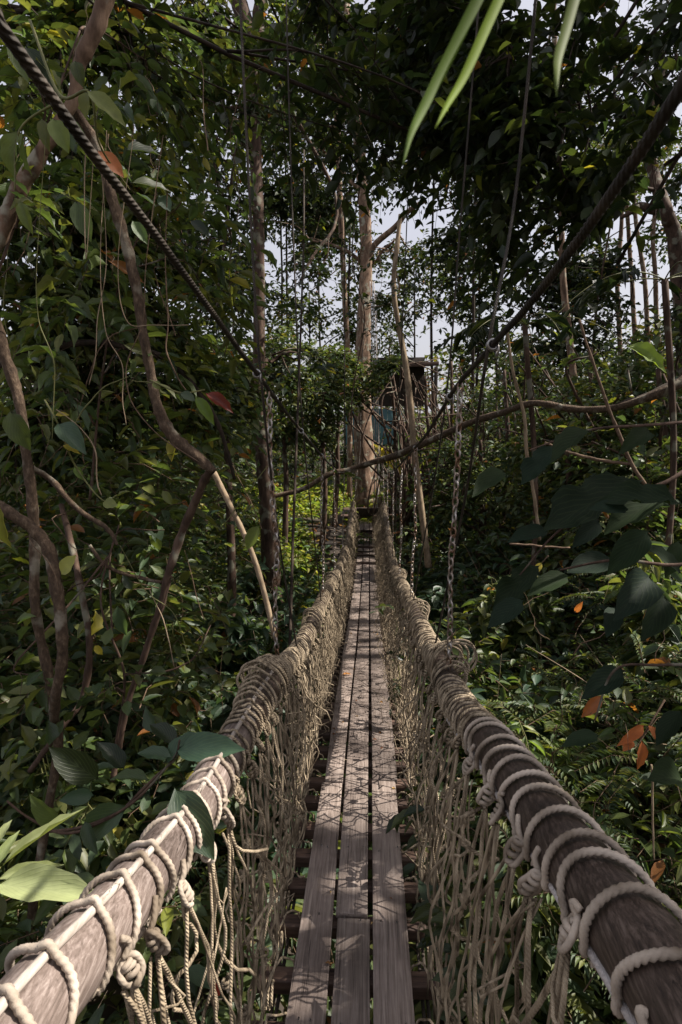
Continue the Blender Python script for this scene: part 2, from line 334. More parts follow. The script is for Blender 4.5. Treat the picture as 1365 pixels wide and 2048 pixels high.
PAL = {
 'dark':  [(.018, .03, .011), (.027, .04, .013), (.014, .026, .014), (.036, .047, .014)],  # leaf colour darkened so that crowns read as shaded silhouettes
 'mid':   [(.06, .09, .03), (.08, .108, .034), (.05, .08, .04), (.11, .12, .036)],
 'blue':  [(.045, .085, .052), (.055, .095, .06), (.04, .07, .04), (.065, .1, .055)],
 'light': [(.09, .135, .035), (.12, .155, .04), (.07, .115, .035), (.15, .17, .05)],
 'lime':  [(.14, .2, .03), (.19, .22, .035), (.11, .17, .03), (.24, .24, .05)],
 'dry':   [(.2, .1, .035), (.3, .16, .05), (.12, .06, .03), (.34, .22, .1), (.16, .06, .03)],
 'pale': [(.3, .36, .15), (.34, .38, .18)], 'darkred': [(.13, .018, .012)], 'shade': [(.013, .024, .011), (.02, .034, .013), (.01, .02, .012)], 'orange':[(.34, .15, .045), (.36, .115, .04)], 'red': [(.3, .03, .02), (.22, .03, .02)], 'yellow': [(.42, .34, .04)],  # 'pale' has sunlight, 'shade' has shadow, worked into the leaf colour
}
def tints(n, pal, odd=.02):
    p = np.array(PAL[pal]); t = p[RNG.integers(0, len(p), n)] * RNG.uniform(.75, 1.3, (n, 1))
    o = RNG.random(n) < odd; c = np.array([(.3, .26, .04), (.25, .1, .03), (.18, .2, .03)])
    t[o] = c[RNG.integers(0, 3, int(o.sum()))]; return t
UP = np.array([0, 0, 1.0])
def sprays(C, D, nl, tl, ll, wr=.45, droop=.5, jit=.35, lv=.25):
    """C, D (n,3) twig bases and directions -> leaf arrays + twig segments"""
    n = len(C); D = nrm(D); S = nrm(np.cross(D, UP) + 1e-3); tl = np.broadcast_to(tl, (n,))
    j = np.arange(nl); t = (j + .6) / nl; sd = np.where(j % 2 == 0, 1.0, -1.0)
    drop = droop * tl[:, None] * (t ** 2)[None]
    P = C[:, None] + D[:, None] * (tl[:, None] * t[None])[..., None] - UP * drop[..., None]
    last = (j == nl - 1)
    Ld = D[:, None] * (.55 + .8 * last)[None, :, None] + S[:, None] * (sd * (1 - .85 * last))[None, :, None] - UP * .35 * droop - UP * (droop * t * .5)[None, :, None]
    Ld = nrm(Ld + RNG.normal(scale=jit, size=(n, nl, 3)))
    Nn = nrm(UP + RNG.normal(scale=jit * 1.1, size=(n, nl, 3)))
    L = ll * RNG.uniform(1 - lv, 1 + lv, (n, nl)) * (1 - .25 * np.abs(t - .5) * 2)[None]
    E = C + D * tl[:, None] - UP * (droop * tl)[:, None]; Mi = C + D * (tl * .5)[:, None] - UP * (droop * tl * .25)[:, None]
    return P.reshape(-1, 3), Ld.reshape(-1, 3), Nn.reshape(-1, 3), L.ravel(), np.full(n * nl, wr) * RNG.uniform(.85, 1.15, n * nl), (C, Mi, E)
KIND = {  # leaf kinds: template, palette, length, width ratio, leaves per twig, twig length, odd colour share
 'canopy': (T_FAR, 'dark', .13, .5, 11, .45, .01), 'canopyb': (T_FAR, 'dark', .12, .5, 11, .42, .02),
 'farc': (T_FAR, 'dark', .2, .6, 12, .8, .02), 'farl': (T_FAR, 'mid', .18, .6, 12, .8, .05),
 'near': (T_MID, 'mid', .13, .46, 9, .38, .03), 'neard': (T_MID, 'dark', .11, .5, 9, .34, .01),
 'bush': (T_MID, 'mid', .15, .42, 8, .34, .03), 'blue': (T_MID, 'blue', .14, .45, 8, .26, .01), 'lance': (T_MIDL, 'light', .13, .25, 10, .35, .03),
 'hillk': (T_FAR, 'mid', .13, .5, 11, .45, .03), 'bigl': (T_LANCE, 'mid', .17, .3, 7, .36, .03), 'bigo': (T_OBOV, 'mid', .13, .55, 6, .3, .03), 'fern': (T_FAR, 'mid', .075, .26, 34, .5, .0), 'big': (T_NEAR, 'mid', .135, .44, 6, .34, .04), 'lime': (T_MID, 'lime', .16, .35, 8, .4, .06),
}
def sphere_pts(n, c, R):
    v = nrm(RNG.normal(size=(n, 3))) * (RNG.random((n, 1)) ** (1 / 2.2)); return np.asarray(c) + v * np.asarray(R)
def grow(base, blobs, kind, tubes, br=.02, masked=True, general=True, density=1.0, leafscale=1.0):
    """limbs from base points into leaf masses; returns leaf arrays"""
    T, pal, ll, wr, nl, tl, odd = KIND[kind]; ll = ll * leafscale; tl = tl * leafscale; base = np.asarray(base, float)
    Cs, Ds = [], []
    for (c, R, nb, ns) in blobs:
        c = np.asarray(c, float); R = np.broadcast_to(np.asarray(R, float), (3,)); ns = max(1, int(ns * density))
        b = base[np.argmin(np.linalg.norm(base - (c - UP * .8 * R[2]), axis=1))]
        best = None
        for q in range(14 if masked else 1):
            bb = base[RNG.integers(0, len(base))] if q > 4 else b
            mid = (bb + c) / 2 + RNG.normal(size=3) * (.12 + .02 * q) * np.linalg.norm(c - bb) + UP * .08 * np.linalg.norm(c - bb)
            P = smooth([bb, mid, c], 7); bad = 0 if not masked else int((~keep(P, False, .08)).sum())
            if best is None or bad < best[0]: best = (bad, P)
            if bad == 0: break
        P = best[1]; rr = np.linspace(br, br * .45, len(P)); tubes.add(P + wob(len(P), br * .8), rr, 6)
        ends = sphere_pts(nb, c, R)
        for e in ends:
            st = P[RNG.integers(len(P) // 2, len(P))]; m_ = (st + e) / 2 + RNG.normal(size=3) * .12 * np.linalg.norm(e - st)
            Q = smooth([st, m_, e], 5)
            if not masked or keep(Q, False, .05).all(): tubes.add(Q, np.linspace(br * .4, br * .1, len(Q)), 4)
            k = max(1, ns // nb); t = RNG.integers(2, len(Q), k)
            cc = Q[t] + RNG.normal(size=(k, 3)) * .1 * R; dd = nrm(e - st) + RNG.normal(scale=.75, size=(k, 3)) + nrm(cc - c) * .5
            dd[:, 2] *= .5; Cs.append(cc); Ds.append(dd)
    C = np.concatenate(Cs); D = np.concatenate(Ds)
    P, Ld, Nn, L, W, (a, mi, e) = sprays(C, D, nl, tl * RNG.uniform(.7, 1.3, len(C)), ll, wr)
    if masked:
        k = keep(P + Ld * L[:, None] * .5, general, L * .3); kt = keep(mi, general, .12) & keep(e, general, .12)
    else: k = np.ones(len(P), bool); kt = np.ones(len(a), bool)
    r = min(.004, br * .2); tubes.segs(a[kt], mi[kt], r, r * .7, 3); tubes.segs(mi[kt], e[kt], r * .7, r * .4, 3)
    return T, P[k], Ld[k], Nn[k], L[k], W[k], tints(int(k.sum()), pal, odd)
def tree(name, label, cat, trunk, radii, blobs, kind, m=None, group=None, br=.03, tmod=12, density=1.0, extra=None, leafscale=1.0, flute=0, mleaf=None):
    tr = smooth(np.asarray(trunk, float), tmod); rr = np.interp(np.linspace(0, 1, len(tr)), np.linspace(0, 1, len(radii)), radii)
    e = empty(name, tr[0], label, cat, group)
    tb = Tubes(); w_ = wob(len(tr), float(np.mean(radii)) * .28); w_[0] *= 0
    rr2 = rr * (1 + .03 * np.sin(np.arange(len(rr)) * 1.3) + RNG.normal(scale=.015, size=len(rr)))
    tb.add(tr + w_, rr2, 14 if flute else 10, lobes=flute, lobe=.3 if flute else 0, pitch=60)
    for (P, R) in (extra or []):
        Q = smooth(np.asarray(P, float), 8); tb.add(Q + wob(len(Q), np.mean(R) * .5), np.interp(np.linspace(0, 1, len(Q)), np.linspace(0, 1, len(R)), R), 8)
    if blobs:
        lv = grow(tr[len(tr) // 4:], blobs, kind, tb, br, density=density, leafscale=leafscale)
    tb.build('trunk', m or M_bark, e)
    if blobs: leaves('crown', *lv, mleaf or (M_far if lv[0] is T_FAR else M_leaf), e)
    return e
def B(px, py, Y, rpx, nb=8, ns=60, sq=1.0, depth=None):
    """a leaf mass seen round pixel (px,py) at distance Y, rpx pixels across"""
    c = at(px, py, Y); r = rpx / F * Y; return (c, (r, depth or r, r * sq), nb, ns)
#==SCENE==
# ------------------------------------------------------------------ key lines of the bridge
XL, XR, XC = -.36, .285, -.04
def deckz(y): return np.interp(y, [-2, 2.2, 2.8, 3.4, 4.2, 5, 6.5, 8, 10.5, 12, 13.2, 14.5], [0, 0, -.035, -.1, -.24, -.37, -.54, -.67, -.76, -.68, -.52, -.42])
RL = smooth([atx(*a, XL) for a in [(67, 1999), (212, 1843), (310, 1730), (405, 1603), (470, 1485), (520, 1400), (556, 1345), (597, 1302), (630, 1235), (655, 1180), (680, 1130), (692, 1095), (701, 1050), (708, 1000)]], 10)
RR = smooth([atx(*a, XR) for a in [(1298, 1906), (1210, 1790), (1133, 1691), (1058, 1591), (993, 1501), (933, 1431), (900, 1375), (880, 1325), (852, 1278), (830, 1227), (808, 1176), (793, 1146), (782, 1106), (776, 1066), (768, 1010)]], 10)
RL = np.vstack([RL[0] + np.array([-.02, -1.2, .25]), RL]); RR = np.vstack([RR[0] + np.array([.02, -1.2, .28]), RR])
CL_ = smooth([atx(*a, XL) for a in [(0, 50), (100, 190), (200, 327), (300, 455), (400, 592), (480, 702), (515, 748), (560, 808), (600, 858), (650, 918), (678, 945)]], 6)
CR_ = smooth([atx(*a, XR) for a in [(1365, 170), (1250, 345), (1150, 488), (1050, 620), (985, 690), (905, 786), (870, 842), (840, 885), (790, 941)]], 6)
CL_ = np.vstack([CL_[0] + (CL_[0] - CL_[4]) * 3 + np.array([0, 0, .15]), CL_, [(-.2, 11, 1.05), (-.2, 13.2, 2.2), (-.15, 14.3, 4.5)]])
CR_ = np.vstack([CR_[0] + (CR_[0] - CR_[4]) * 3 + np.array([0, 0, .15]), CR_, [(.24, 10.5, 1.0), (.2, 12.8, 1.9), (.14, 14.3, 5.0)]])
def on(line, y):
    return np.array([np.interp(y, line[:, 1], line[:, i]) for i in range(3)])

# sunlit places (capsules) -------------------------------------------------
lit((-.42, .2, 1.0), (-.36, .98, .74), .2, 1.0)
lit((-.75, .75, .85), (-.55, 1.1, .9), .16, 1.0)
lit((-.36, 1.25, .6), (-.36, 2.2, .5), .1, .5)
lit((.285, .35, 1.0), (.285, .85, .85), .075, .4); lit((.285, 1.1, .75), (.285, 2.6, .45), .08, .45)
lit((-.02, 2.5, 0), (-.02, 4.3, -.24), .32, .92); lit((-.05, 3.9, -.2), (-.05, 6.2, -.5), .25, .5); lit((0, 1.35, 0), (.05, 2.2, 0), .16, .18)
lit((-.05, 6, -.5), (-.05, 13, -.5), .35, .5)
lit((XL, 2.6, .3), (XL, 7, -.1), .28, .66); lit((XR, 2.6, .3), (XR, 8, 0), .28, .68)
lit((XL, .8, .3), (XL, 2.4, .1), .28, .5); lit((.25, 1.0, .35), (.25, 2.4, .3), .16, .4)
lit((.0, 14.3, .8), (-.1, 14.3, 7.5), .35, 1.0)
lit((-2.4, 14.2, -.4), (-.7, 17, -.2), 1.3, 1.0); lit((-1.5, 10.5, -.9), (-1.5, 14, -.5), .8, .85); lit((-1.2, 14.5, 0), (-1.2, 15, 1.0), .6, .6)
lit((.7, 8.5, -.7), (.5, 8.5, 1.6), .2, 1.0)
lit((-1.0, 3.1, -.2), (-1.4, 3.1, 1.1), .12, .85)
lit((-1.75, 2.6, .6), (-1.6, 2.6, -.6), .22, .6); lit((-1.15, 2.6, 2.6), (-.75, 2.6, 1.3), .13, .55); lit((-1.5, 2.4, 1.6), (-1.2, 2.6, 1.2), .2, .5)
lit((1.3, 3.2, 0), (2.4, 4.2, .5), 1.2, .78); lit((1.0, 1.8, -.3), (1.7, 2.6, -.1), .6, .68); lit((-.9, 1.6, -.6), (-.7, 2.2, -.6), .35, .5)
lit((-1.3, 5, -.6), (-2.5, 8, -.4), .9, .55); lit((2.5, 5.5, .8), (3.5, 6.5, 1.6), 1.1, .65); lit((-1.8, 2.6, .6), (-1.5, 2.4, 1.6), .4, .3); lit((-3.5, 6, 1.5), (-3, 8, 2.5), .8, .5); lit((1.5, 10, 1), (3, 11, 2), 1.0, .65)
lit(at(820, 300, .3), at(960, 60, .3), .07, .95)
lit((.6, 5, 0), (1.2, 7, .2), .6, .6)
lit((.8, 13, 1.0), (2.0, 16, 1.5), .9, .5)

# ------------------------------------------------------------------ ground
def sm(a, b, x): t = np.clip((x - a) / (b - a), 0, 1); return t * t * (3 - 2 * t)
def ground(x, y):
    x = np.asarray(x, float); y = np.asarray(y, float)
    r = np.interp(x, [.2, 1.2, 2.5, 4.5, 8, 20, 60, 300], [-1.65, -1.15, -.45, .35, 1.3, 3.0, 5, 9])
    l = np.interp(-x, [.2, 1.5, 3, 6, 12, 60, 300], [-1.65, -1.25, -.85, -.4, .0, 1.0, 3])
    g = np.where(x > XC, r, l); k = sm(10, 13.4, y)
    far = np.interp(x, [-60, -5, 1, 3, 6, 20, 60, 300], [0, -.6, -.62, -.4, .3, 2, 4, 8])
    g = g * (1 - k) + far * k; g = g + .006 * np.maximum(0, y - 14) ** 1.3
    return g + .08 * np.sin(x * 2.1 + y * 1.3) + .06 * np.sin(y * 2.9 - x)
def make_ground():
    a = np.concatenate([-np.geomspace(220, 9, 22), np.linspace(-8, 8, 65), np.geomspace(9, 220, 22)])
    b = np.concatenate([-np.geomspace(200, 6, 12), np.linspace(-5, 22, 100), np.geomspace(23, 400, 22)])
    X, Y = np.meshgrid(a, b); Z = ground(X, Y) + RNG.normal(scale=.015, size=X.shape)
    V = np.stack([X, Y, Z], -1).reshape(-1, 3); n = len(a)
    i, j = np.meshgrid(np.arange(len(b) - 1), np.arange(n - 1), indexing='ij'); q = i * n + j
    tag(raw('ground', V, np.stack([q, q + 1, q + n + 1, q + n], -1).reshape(-1, 4), 4, M_soil), kind='structure')
make_ground()

# ------------------------------------------------------------------ bridge deck
deck = empty('bridge_deck', (XC, 6.5, 0), 'narrow footbridge walkway of three weathered plank lanes on cross beams', 'footbridge')
def plank(y0, y1, a0, b0, a1, b1, th=.022, lift=0):
    n = max(2, int((y1 - y0) / .25) + 1); ys = np.linspace(y0, y1, n); V, Fq = [], []
    for i, y in enumerate(ys):
        t = i / (n - 1); a = a0 + (a1 - a0) * t; b = b0 + (b1 - b0) * t; z = float(deckz(y)) + lift
        V += [(a, y, z), (b, y, z), (b, y, z - th), (a, y, z - th)]
    for i in range(n - 1):
        for j in range(4): Fq.append((4 * i + j, 4 * i + (j + 1) % 4, 4 * i + 4 + (j + 1) % 4, 4 * i + 4 + j))
    Fq += [(3, 2, 1, 0), (4 * n - 4, 4 * n - 3, 4 * n - 2, 4 * n - 1)]
    o = raw('plank', np.array(V), np.array(Fq)[:, ::-1], 4, M_plank, deck, smooth=False)
    md = o.modifiers.new('bevel', 'BEVEL'); md.width = .0025; md.segments = 2; md.limit_method = 'ANGLE'
G = .004
plank(-.5, 2.47, -.236, -.1, -.212, -.117); plank(2.47 + G * 2, 5.3, -.2, -.115, -.232, -.118, lift=.004); plank(5.3 + G, 8.1, -.228, -.118, -.23, -.12); plank(8.1 + G, 11.05, -.226, -.12, -.226, -.122)
plank(-.5, 1.705, -.093, .012, -.096, .012, lift=-.002); plank(1.705 + G * 3, 4.75, -.103, .004, -.104, .006, lift=.004); plank(4.75 + G, 8.7, -.1, .008, -.105, .004); plank(8.7 + G * 4, 11.1, -.1, .008, -.105, .004, lift=.01)
plank(-.5, 2.5, .021, .142, .022, .132, lift=.001); plank(2.5 + G, 5.0, .024, .142, .024, .145, lift=.003); plank(5 + G, 7.9, .022, .142, .026, .144); plank(7.9 + G, 11.2, .024, .144, .02, .14)
for a, b in ((-.226, -.122), (-.105, .004), (.02, .138)): plank(11.25, 12.45, a, b, a, b, lift=.012); plank(12.85, 13.75, a, b, a, b, lift=.02)
for y in (10.2, 10.85, 11.5, 12.3): boxes('cleat', [(-.235, .15, y - .02, y + .02, float(deckz(y)) + .0125, float(deckz(y)) + .045)], M_beam, deck)
yb = np.arange(.35, 13.6, .168)
for y in yb[:78]:
    yy = y + RNG.normal() * .012; z = float(deckz(yy)); s = RNG.normal() * .012; xe = RNG.uniform(.015, .045)
    boxes('cross_beam', [(-.305 - xe + .02, .215 + xe, yy - .026, yy + .026, z - .024 - .045, z - .0245)], M_beam, deck, fn=lambda V, s=s, yy=yy: V + np.outer(V[:, 0], [0, s, 0]))
tb = Tubes(); ys = np.linspace(-.5, 13.8, 80)
for x in (-.262, -.277, .17, .185):
    tb.add(np.stack([np.full(80, x), ys, deckz(ys) - .078 - .004 * np.sin(ys * 18)], 1), .006, 6)
tb.build('bearing_cable', M_wire, deck)
tb = Tubes()
for y in yb:
    for x in (-.27, .178):
        z = float(deckz(y)); th = np.linspace(0, 2 * PI, 12)
        for k in range(2):
            tb.add(np.stack([x + .016 * np.cos(th), np.full(12, y + .037 + .006 * k), z - .065 + .022 * np.sin(th)], 1), .0028, 4)
tb.build('binding', M_wire, deck)['kind'] = 'stuff'
tb = Tubes(); P0 = []
for y in yb[::2]:
    for x in (-.19, -.15, -.07, -.02, .05, .11):
        P0.append((x + RNG.normal() * .006, y + RNG.normal() * .008, float(deckz(y)) + .0015))
P0 = np.array(P0); tb.segs(P0 + [0, 0, .004], P0 - [0, 0, .01], .0028, .0028, 5)
nails = tb.build('nail', M_galv, deck); nails['kind'] = 'stuff'

# ------------------------------------------------------------------ rails
def rail(side, line, cuts, label, cores):
    s = -1 if side == 'L' else 1
    e = empty('handrail', on(line, 1.0), label, 'handrail', 'rope-wrapped handrails of the bridge')
    r0 = .0455
    for y0, y1, f in cuts:
        ys = np.linspace(y0, y1, max(4, int((y1 - y0) * 10))); P = np.array([on(line, y) for y in ys])
        P = P + wob(len(P), .003); t = Tubes()
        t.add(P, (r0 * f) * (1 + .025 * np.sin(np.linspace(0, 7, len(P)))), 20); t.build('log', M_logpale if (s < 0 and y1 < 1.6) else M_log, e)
    # pale core line along the log
    a0 = {'L': math.radians(78), 'R': math.radians(216)}[side]
    Ys = np.arange(-.3, 2.05 if s < 0 else 1.7, .04); P = []
    for y in Ys:
        c = on(line, y); P.append(c + (r0 + .004) * np.array([math.cos(a0) , 0, math.sin(a0)]) )
    t = Tubes(); t.add(np.array(P) + wob(len(P), .002, 6), .006 if s < 0 else .0062, 8); t.build('core_line', M_stick if s < 0 else M_core, e)
    # lashing turns
    tn, tf = Tubes(), Tubes(); y = -.1; kn = []
    ph = 0; i = 0
    while y < 13:
        dense = np.interp(y, [0, .95, 1.3, 1.75, 2.1, 3, 13], [.088, .074, .048, .03, .023, .045, .075] if side == 'L' else [.076, .068, .05, .036, .028, .042, .075])
        step = dense * RNG.uniform(.6, 1.45); loose = 1.0
        for (ya, yb_, am) in cores:
            if ya < y < yb_: loose = 1 + am * math.sin(PI * (y - ya) / (yb_ - ya)) * RNG.uniform(.5, 1.1)
        n = 170 if y < 1.3 else (48 if y < 3.2 else 20)
        th = np.linspace(0, 2 * PI, n, endpoint=True) + (-.7 if side == 'L' else PI + .7)
        rr = .0044 if y < 1.6 else (.0046 if y < 3 else .004); R = r0 + rr * .95
        c = on(line, y); tan = nrm(on(line, y + .05) - on(line, y - .05)); A = nrm(np.cross(tan, UP)); Bv = np.cross(A, tan)
        off = (R * (1 + (loose - 1) * np.maximum(0, np.sin(th + (0 if s > 0 else .4))) * (1)))
        lat = np.zeros(n); bumpk = np.exp(-((np.mod(th - a0 + PI, 2 * PI) - PI) ** 2) / .03) * .007
        wv = .006 * np.sin(th * 2 + RNG.uniform(0, 6)) ; tilt = RNG.normal() * .008
        side_out = (loose - 1) * R * .8 * s * np.maximum(0, np.sin(th))
        V = c + np.cos(th)[:, None] * (off + bumpk)[:, None] * A + np.sin(th)[:, None] * (off + bumpk)[:, None] * Bv + (np.linspace(0, step, n) + wv + tilt * np.sin(th))[:, None] * tan
        V = V + side_out[:, None] * np.array([1, 0, 0])
        if y < 1.3: tn.add(V, rr * 1.08, 12, lobes=3, lobe=.5, pitch=.026)
        else: tf.add(V, rr, 6)
        if i % 2 == 0: kn.append(y)
        i += 1; y += step
    tn.build('rope_lashing', M_rope, e); o = tf.build('rope_lashing', M_strand, e)
    # knots on the inner side
    tk = Tubes(); nk = 0; kp = []; y = .3
    while y < 12.6:
        c = on(line, y); K = c + np.array([-s * (r0 + .012), RNG.normal() * .01, -.034 + RNG.normal() * .006]); kp.append(K)
        t = Tubes() if y < 4.2 else tk; sz = RNG.uniform(.5, .9); q = 60 if y < 2.5 else 24
        tt = np.linspace(0, 1, q); ax = nrm(np.array([-s * .45, RNG.normal() * .15, -1])); A = nrm(np.cross(ax, [0, 1, .1])); Bv = np.cross(ax, A)
        turns = 4 if y < 4 else 3; rad = .0105 * sz * np.sin(PI * (.12 + .8 * tt)) ** .6; a_ = tt * turns * 2 * PI + RNG.uniform(0, 6)
        V = K + ax * ((tt - .5) * .036 * RNG.uniform(.7, 1.25))[:, None] + (rad * np.cos(a_))[:, None] * A + (rad * np.sin(a_))[:, None] * Bv
        # one crossing turn
        b_ = np.linspace(0, 2 * PI, q // 3); V2 = K + (ax * .02 * np.cos(b_)[:, None]) + (A * math.cos(y * 9) + Bv * math.sin(y * 9)) * (.0145 * np.sin(b_))[:, None]
        t.add(V + wob(q, .0016), .0042, 7); t.add(V2 + wob(len(V2), .002), .0042, 7)
        t.add(smooth([K + [s * .01, .0, .016], K + [s * .006, .01, .03], c + [-s * .046, .012, .004]], 5), .0046, 6)
        if y < 4.2: t.build('knot', M_strand if y > 1.2 else M_rope, e)
        y += RNG.uniform(.09, .17) if y < 3 else RNG.uniform(.12, .17)
    o = tk.build('knot', M_strand, e); o['kind'] = 'stuff'
    return kp
KL = rail('L', RL, [(-.35, 1.52, 1.0), (1.5, 2.12, .97), (2.16, 4.4, .85), (4.3, 7.3, .8), (7.2, 13, .75)], 'left handrail with near end coloured as if sunlit, wound with rope over a pale stick', [(1.55, 2.2, 1.1), (3.3, 3.75, .9), (5.2, 5.7, .8)])
KR = rail('R', RR, [(-.35, 1.95, 1.0), (1.93, 3.3, .85), (3.2, 6.2, .8), (6.1, 13, .75)], 'right handrail, dark cracked log wound with rope and coiled loose beside its chain', [(1.85, 2.2, 1.6), (3.1, 3.6, 1.0), (5.0, 5.6, .8)])

# ------------------------------------------------------------------ nets
def net(side, line, KP, label):
    s = -1 if side == 'L' else 1; xb = -.292 if side == 'L' else .203
    e = tag(None or empty('rope_net', (xb, 6, 0), label, 'rope net', 'rope nets along the bridge')); tn, tf = Tubes(), Tubes(); tt = Tubes()
    def strand(A, Bp, r, slack, t, n=16, sides=6, bow=0):
        u = np.linspace(0, 1, n)[:, None]; P = A + (Bp - A) * u
        P = P + wob(n, 1, 4) * .017 * np.sin(PI * u) * slack; P[:, 2:3] -= 0
        P[:, 0:1] += -s * bow * np.sin(PI * u ** .8)
        t.add(P, r, sides)
    for K in KP:
        y = K[1]; near = y < 2.6; far = y > 6
        nst = RNG.integers(2, 5) if y < 4 else 3
        for q in range(nst):
            dy = RNG.normal() * (.15 if near else .2); yb_ = y + dy; z1 = float(deckz(yb_)) - .05
            drop = 1 if RNG.random() < .75 else RNG.uniform(.3, .8)
            A = K + np.array([RNG.normal() * .006, RNG.normal() * .008, -.02]); Bp = np.array([xb + RNG.normal() * .018, yb_, z1])
            Bp = A + (Bp - A) * drop; bow = RNG.uniform(-.01, .05) + (.06 if (s > 0 and y > 2.8) else 0)
            strand(A, Bp, RNG.uniform(.0017, .0036) * (1.0 if near else .8), RNG.uniform(.6, 2.4) * (1.4 if drop < 1 else 1), tn if near else tf, 22 if near else 12, 7 if near else 4, bow)
        # diamond mesh: two long diagonals
        for sg in (-1, 1):
            yb_ = y + sg * RNG.uniform(.22, .34); A = K + np.array([0, 0, -.02]); Bp = np.array([xb, yb_, float(deckz(yb_)) - .05])
            strand(A, Bp, RNG.uniform(.0026, .004) if near else .0028, .9, tn if near else tf, 20 if near else 10, 7 if near else 4, .02)
    for y in np.arange(2.4, 12.8, .055):      # the mass of frayed strands further on
        K = on(line, y) + np.array([-s * .04 + RNG.normal() * .015, RNG.normal() * .02, -.04 - RNG.random() * .05]); yb_ = y + RNG.normal() * .1
        z1 = float(deckz(yb_)) - .03; drop = RNG.uniform(.55, 1); Bp = K + (np.array([xb + RNG.normal() * .03 - s * (.03 if s > 0 else .0), yb_, z1]) - K) * drop
        strand(K, Bp, RNG.uniform(.001, .0022), RNG.uniform(1.2, 3.5), tf, 12, 4, RNG.uniform(-.03, .06) + (.07 if s > 0 else .02))
    for y in np.arange(1.0, 9, .09):         # loose hitches at mid height
        a = RNG.uniform(.25, .8); z = float(deckz(y)) + a * (on(line, y)[2] - float(deckz(y))); x = xb + (on(line, y)[0] - xb) * a - s * .02
        K = np.array([x, y, z]); th = np.linspace(0, 2 * PI * 2.3, 22); t = tn if y < 2.6 else tf
        t.add(K + np.stack([.009 * np.cos(th), .009 * np.sin(th), np.linspace(-.012, .012, 22)], 1), .0038, 5)
        strand(K, K + np.array([-s * RNG.uniform(0, .03), RNG.normal() * .05, -RNG.uniform(.08, .3)]), .003, 2.5, t, 14, 5)
    for y in np.arange(.8, 12, .168):        # stubs tied to the cross beams
        z = float(deckz(y)) - .05; th = np.linspace(0, 2 * PI * 2.5, 30)
        tn.add(np.array([xb + s * .0 + .004, y, z]) + np.stack([.0 * th + np.linspace(-.014, .014, 30), .034 * np.cos(th), .034 * np.sin(th)], 1), .0042, 5)
        K = np.array([xb, y + .03, z + .02]); P = smooth([K, K + [-s * .03, .02, .05], K + [-s * .06, .04, .03], K + [-s * .075, .05, -.01]], 4); tn.add(P + wob(len(P), .004), .0035, 5)
    tn.build('rope_strands', M_strand, e)['kind'] = 'stuff'; tf.build('frayed_strands', M_strand, e)['kind'] = 'stuff'
net('L', RL, KL, 'knotted tan rope net hanging from the left handrail to the plank edge')
net('R', RR, KR, 'tangled tan rope net bulging inward below the right handrail, with creeper growing in it')

# ------------------------------------------------------------------ chains, cables, stays
def link_mesh():
    t = Tubes(); th = np.linspace(0, 2 * PI, 18, endpoint=False); L, Wd = .0122, .0088
    P = np.stack([Wd * np.cos(th), 0 * th, np.sign(np.sin(th)) * (L - .0) * 0 + L * np.sin(th) + .0035 * np.sign(np.sin(th)) * np.abs(np.sin(th)) ** .5], 1); t.add(P, .0034, 7, closed=True); return np.vstack(t.V), np.vstack(t.F)
LV, LF = link_mesh()
def chain(A, Bp, label, mt=M_chain, scale=1.0):
    A, Bp = np.asarray(A, float), np.asarray(Bp, float); d = Bp - A; n = int(np.linalg.norm(d) / (.0246 * scale)); V, Fq = [], []
    u = np.linspace(0, 1, n); P = A + d * u[:, None]; P = P + wob(n, .006) * np.sin(PI * u)[:, None]
    T = nrm(np.gradient(P, axis=0)); X0 = nrm(np.cross(T, [0.3, 1, 0])); Y0 = np.cross(T, X0)
    for i in range(n):
        a = (i % 2) * PI / 2 + RNG.normal() * .25 + .6; X = X0[i] * math.cos(a) + Y0[i] * math.sin(a); Y = np.cross(T[i], X)
        V.append(P[i] + scale * (LV[:, 0:1] * X + LV[:, 1:2] * Y + LV[:, 2:3] * T[i])); Fq.append(LF + i * len(LV))
    e = tag(raw('hanging_chain', np.vstack(V), np.vstack(Fq), 4, mt), label, 'chain', 'chains hanging from the suspension cables to the handrails'); return e
cl_lab = ['rusty chain nearest on the left, down to the big rope coil of the left handrail', 'second chain from the front on the left handrail', 'third chain from the front on the left handrail', 'fourth chain from the front on the left handrail', 'fifth chain from the front on the left, close to the platform', 'farthest chain of the left handrail by the big trunk']
cr_lab = [c.replace('left', 'right') for c in cl_lab]
def chain_at(line, cab, y, lab, sc_=1.0):
    a = on(cab, y - .08); b = on(line, y + .02) + [0, 0, .03]; chain(a - [0, 0, .015], b, lab, scale=sc_)
for i, y in enumerate((2.14, 4.35, 5.9, 7.6, 9.3, 11)): chain_at(RL, CL_, y, cl_lab[i], 1.03)
for i, y in enumerate((1.93, 3.65, 5.1, 6.7, 8.4, 10.2)): chain_at(RR, CR_, y, cr_lab[i], 1.03)
